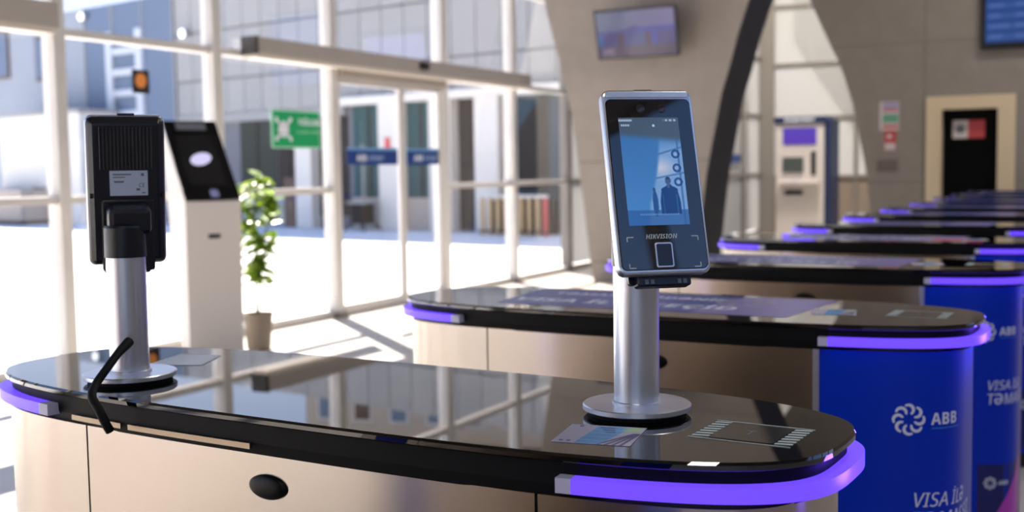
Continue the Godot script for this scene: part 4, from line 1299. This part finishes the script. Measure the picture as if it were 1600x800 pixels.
func hall_materials() -> void:
	M.grey_frame = mat(rgb(128, 122, 116), 0.55)
	M.film = mat(rgb(174, 174, 172), 0.9)
	M.film.backlight_enabled = true
	M.film.backlight = Color(0.7, 0.7, 0.7)
	M.taupe_panel = mat(rgb(140, 126, 114), 0.7)
	M.dark_pane = mat(rgb(8, 8, 9), 0.35, 0.0, 0.15)
	M.ext_core = mat(rgb(110, 112, 118), 0.9)
	M.ext_panel = mat(rgb(158, 158, 156), 0.7, 0.0, 0.1)
	M.ext_panel_b = mat(rgb(154, 154, 153), 0.7, 0.0, 0.1)
	M.ext_white = mat(rgb(218, 214, 206), 0.8)
	M.ext_teal = mat(rgb(58, 88, 92), 0.5, 0.0, 0.0)
	M.ext_dark = mat(rgb(56, 54, 53), 0.5, 0.0, 0.0)
	M.ext_tree = mat(rgb(60, 66, 62), 0.5, 0.0, 0.0)  # dark tree reflection put into the window colour
	M.ext_bluegrey = mat(rgb(66, 80, 92), 0.5, 0.0, 0.0)
	M.ext_blueglass = mat(rgb(108, 122, 142), 0.5, 0.0, 0.0)
	M.ext_paleblue = mat(rgb(144, 151, 160), 0.8)
	M.ext_lattice = mat(rgb(190, 196, 204), 0.6)
	M.ext_beige = mat(rgb(176, 164, 150), 0.85)
	M.ext_lavender = mat(rgb(160, 161, 172), 0.8)
	M.ext_brown = mat(rgb(88, 70, 58), 0.7)
	M.ext_violet = mat(rgb(92, 84, 150), 0.6)
	M.ext_red = mat(rgb(206, 72, 74), 0.6)
	M.wood = mat(rgb(198, 168, 122), 0.7)
	M.mirrored_lamp_white = glow(Color(0.95, 0.97, 1.0), 2.0)
	M.paper = mat(rgb(206, 212, 220), 0.5)
	M.kiosk_white = mat(rgb(208, 202, 196), 0.5)
	M.kiosk_screen = mat(rgb(34, 34, 35), 0.12)
	M.screen_glint_glow = glow(Color(0.80, 0.78, 0.92), 0.7)
	M.scanner = glow(Color(0.45, 0.45, 0.60), 0.5)
	M.atm_grey = mat(rgb(214, 206, 202), 0.5)
	M.atm_navy = mat(rgb(24, 40, 84), 0.5)
	M.atm_purple = glow(Color(0.33, 0.22, 0.72), 0.4)
	M.atm_dark = mat(rgb(72, 80, 78), 0.3)
	M.notice_white = mat(rgb(222, 212, 208), 0.6)
	M.notice_lilac = mat(rgb(176, 164, 196), 0.6)
	M.notice_red = mat(rgb(200, 74, 78), 0.6)
	M.notice_green = mat(rgb(110, 172, 140), 0.6)
	M.hatch = mat(rgb(118, 106, 96), 0.7)
	M.sign_pale = mat(rgb(170, 226, 196), 0.5)
	M.sign_green = mat(rgb(10, 166, 100), 0.5)
	M.strip_blue = mat(rgb(10, 58, 132), 0.5)
	M.strip_pale = mat(rgb(110, 160, 206), 0.5)
	M.strip_text = mat(rgb(150, 176, 214), 0.5)
	M.orange = mat(rgb(226, 140, 66), 0.6)
	M.pot = mat(rgb(132, 120, 106), 0.7)
	M.soil = mat(rgb(60, 46, 36), 0.95)
	M.stem = mat(rgb(104, 92, 66), 0.8)
	for l in [["leaf", rgb(104, 132, 44)], ["leaf_light", rgb(150, 172, 66)], ["leaf_dark", rgb(72, 96, 44)]]:
		var m := mat(l[1], 0.4)
		m.backlight_enabled = true
		m.backlight = Color(0.5, 0.6, 0.2)
		M[l[0]] = m
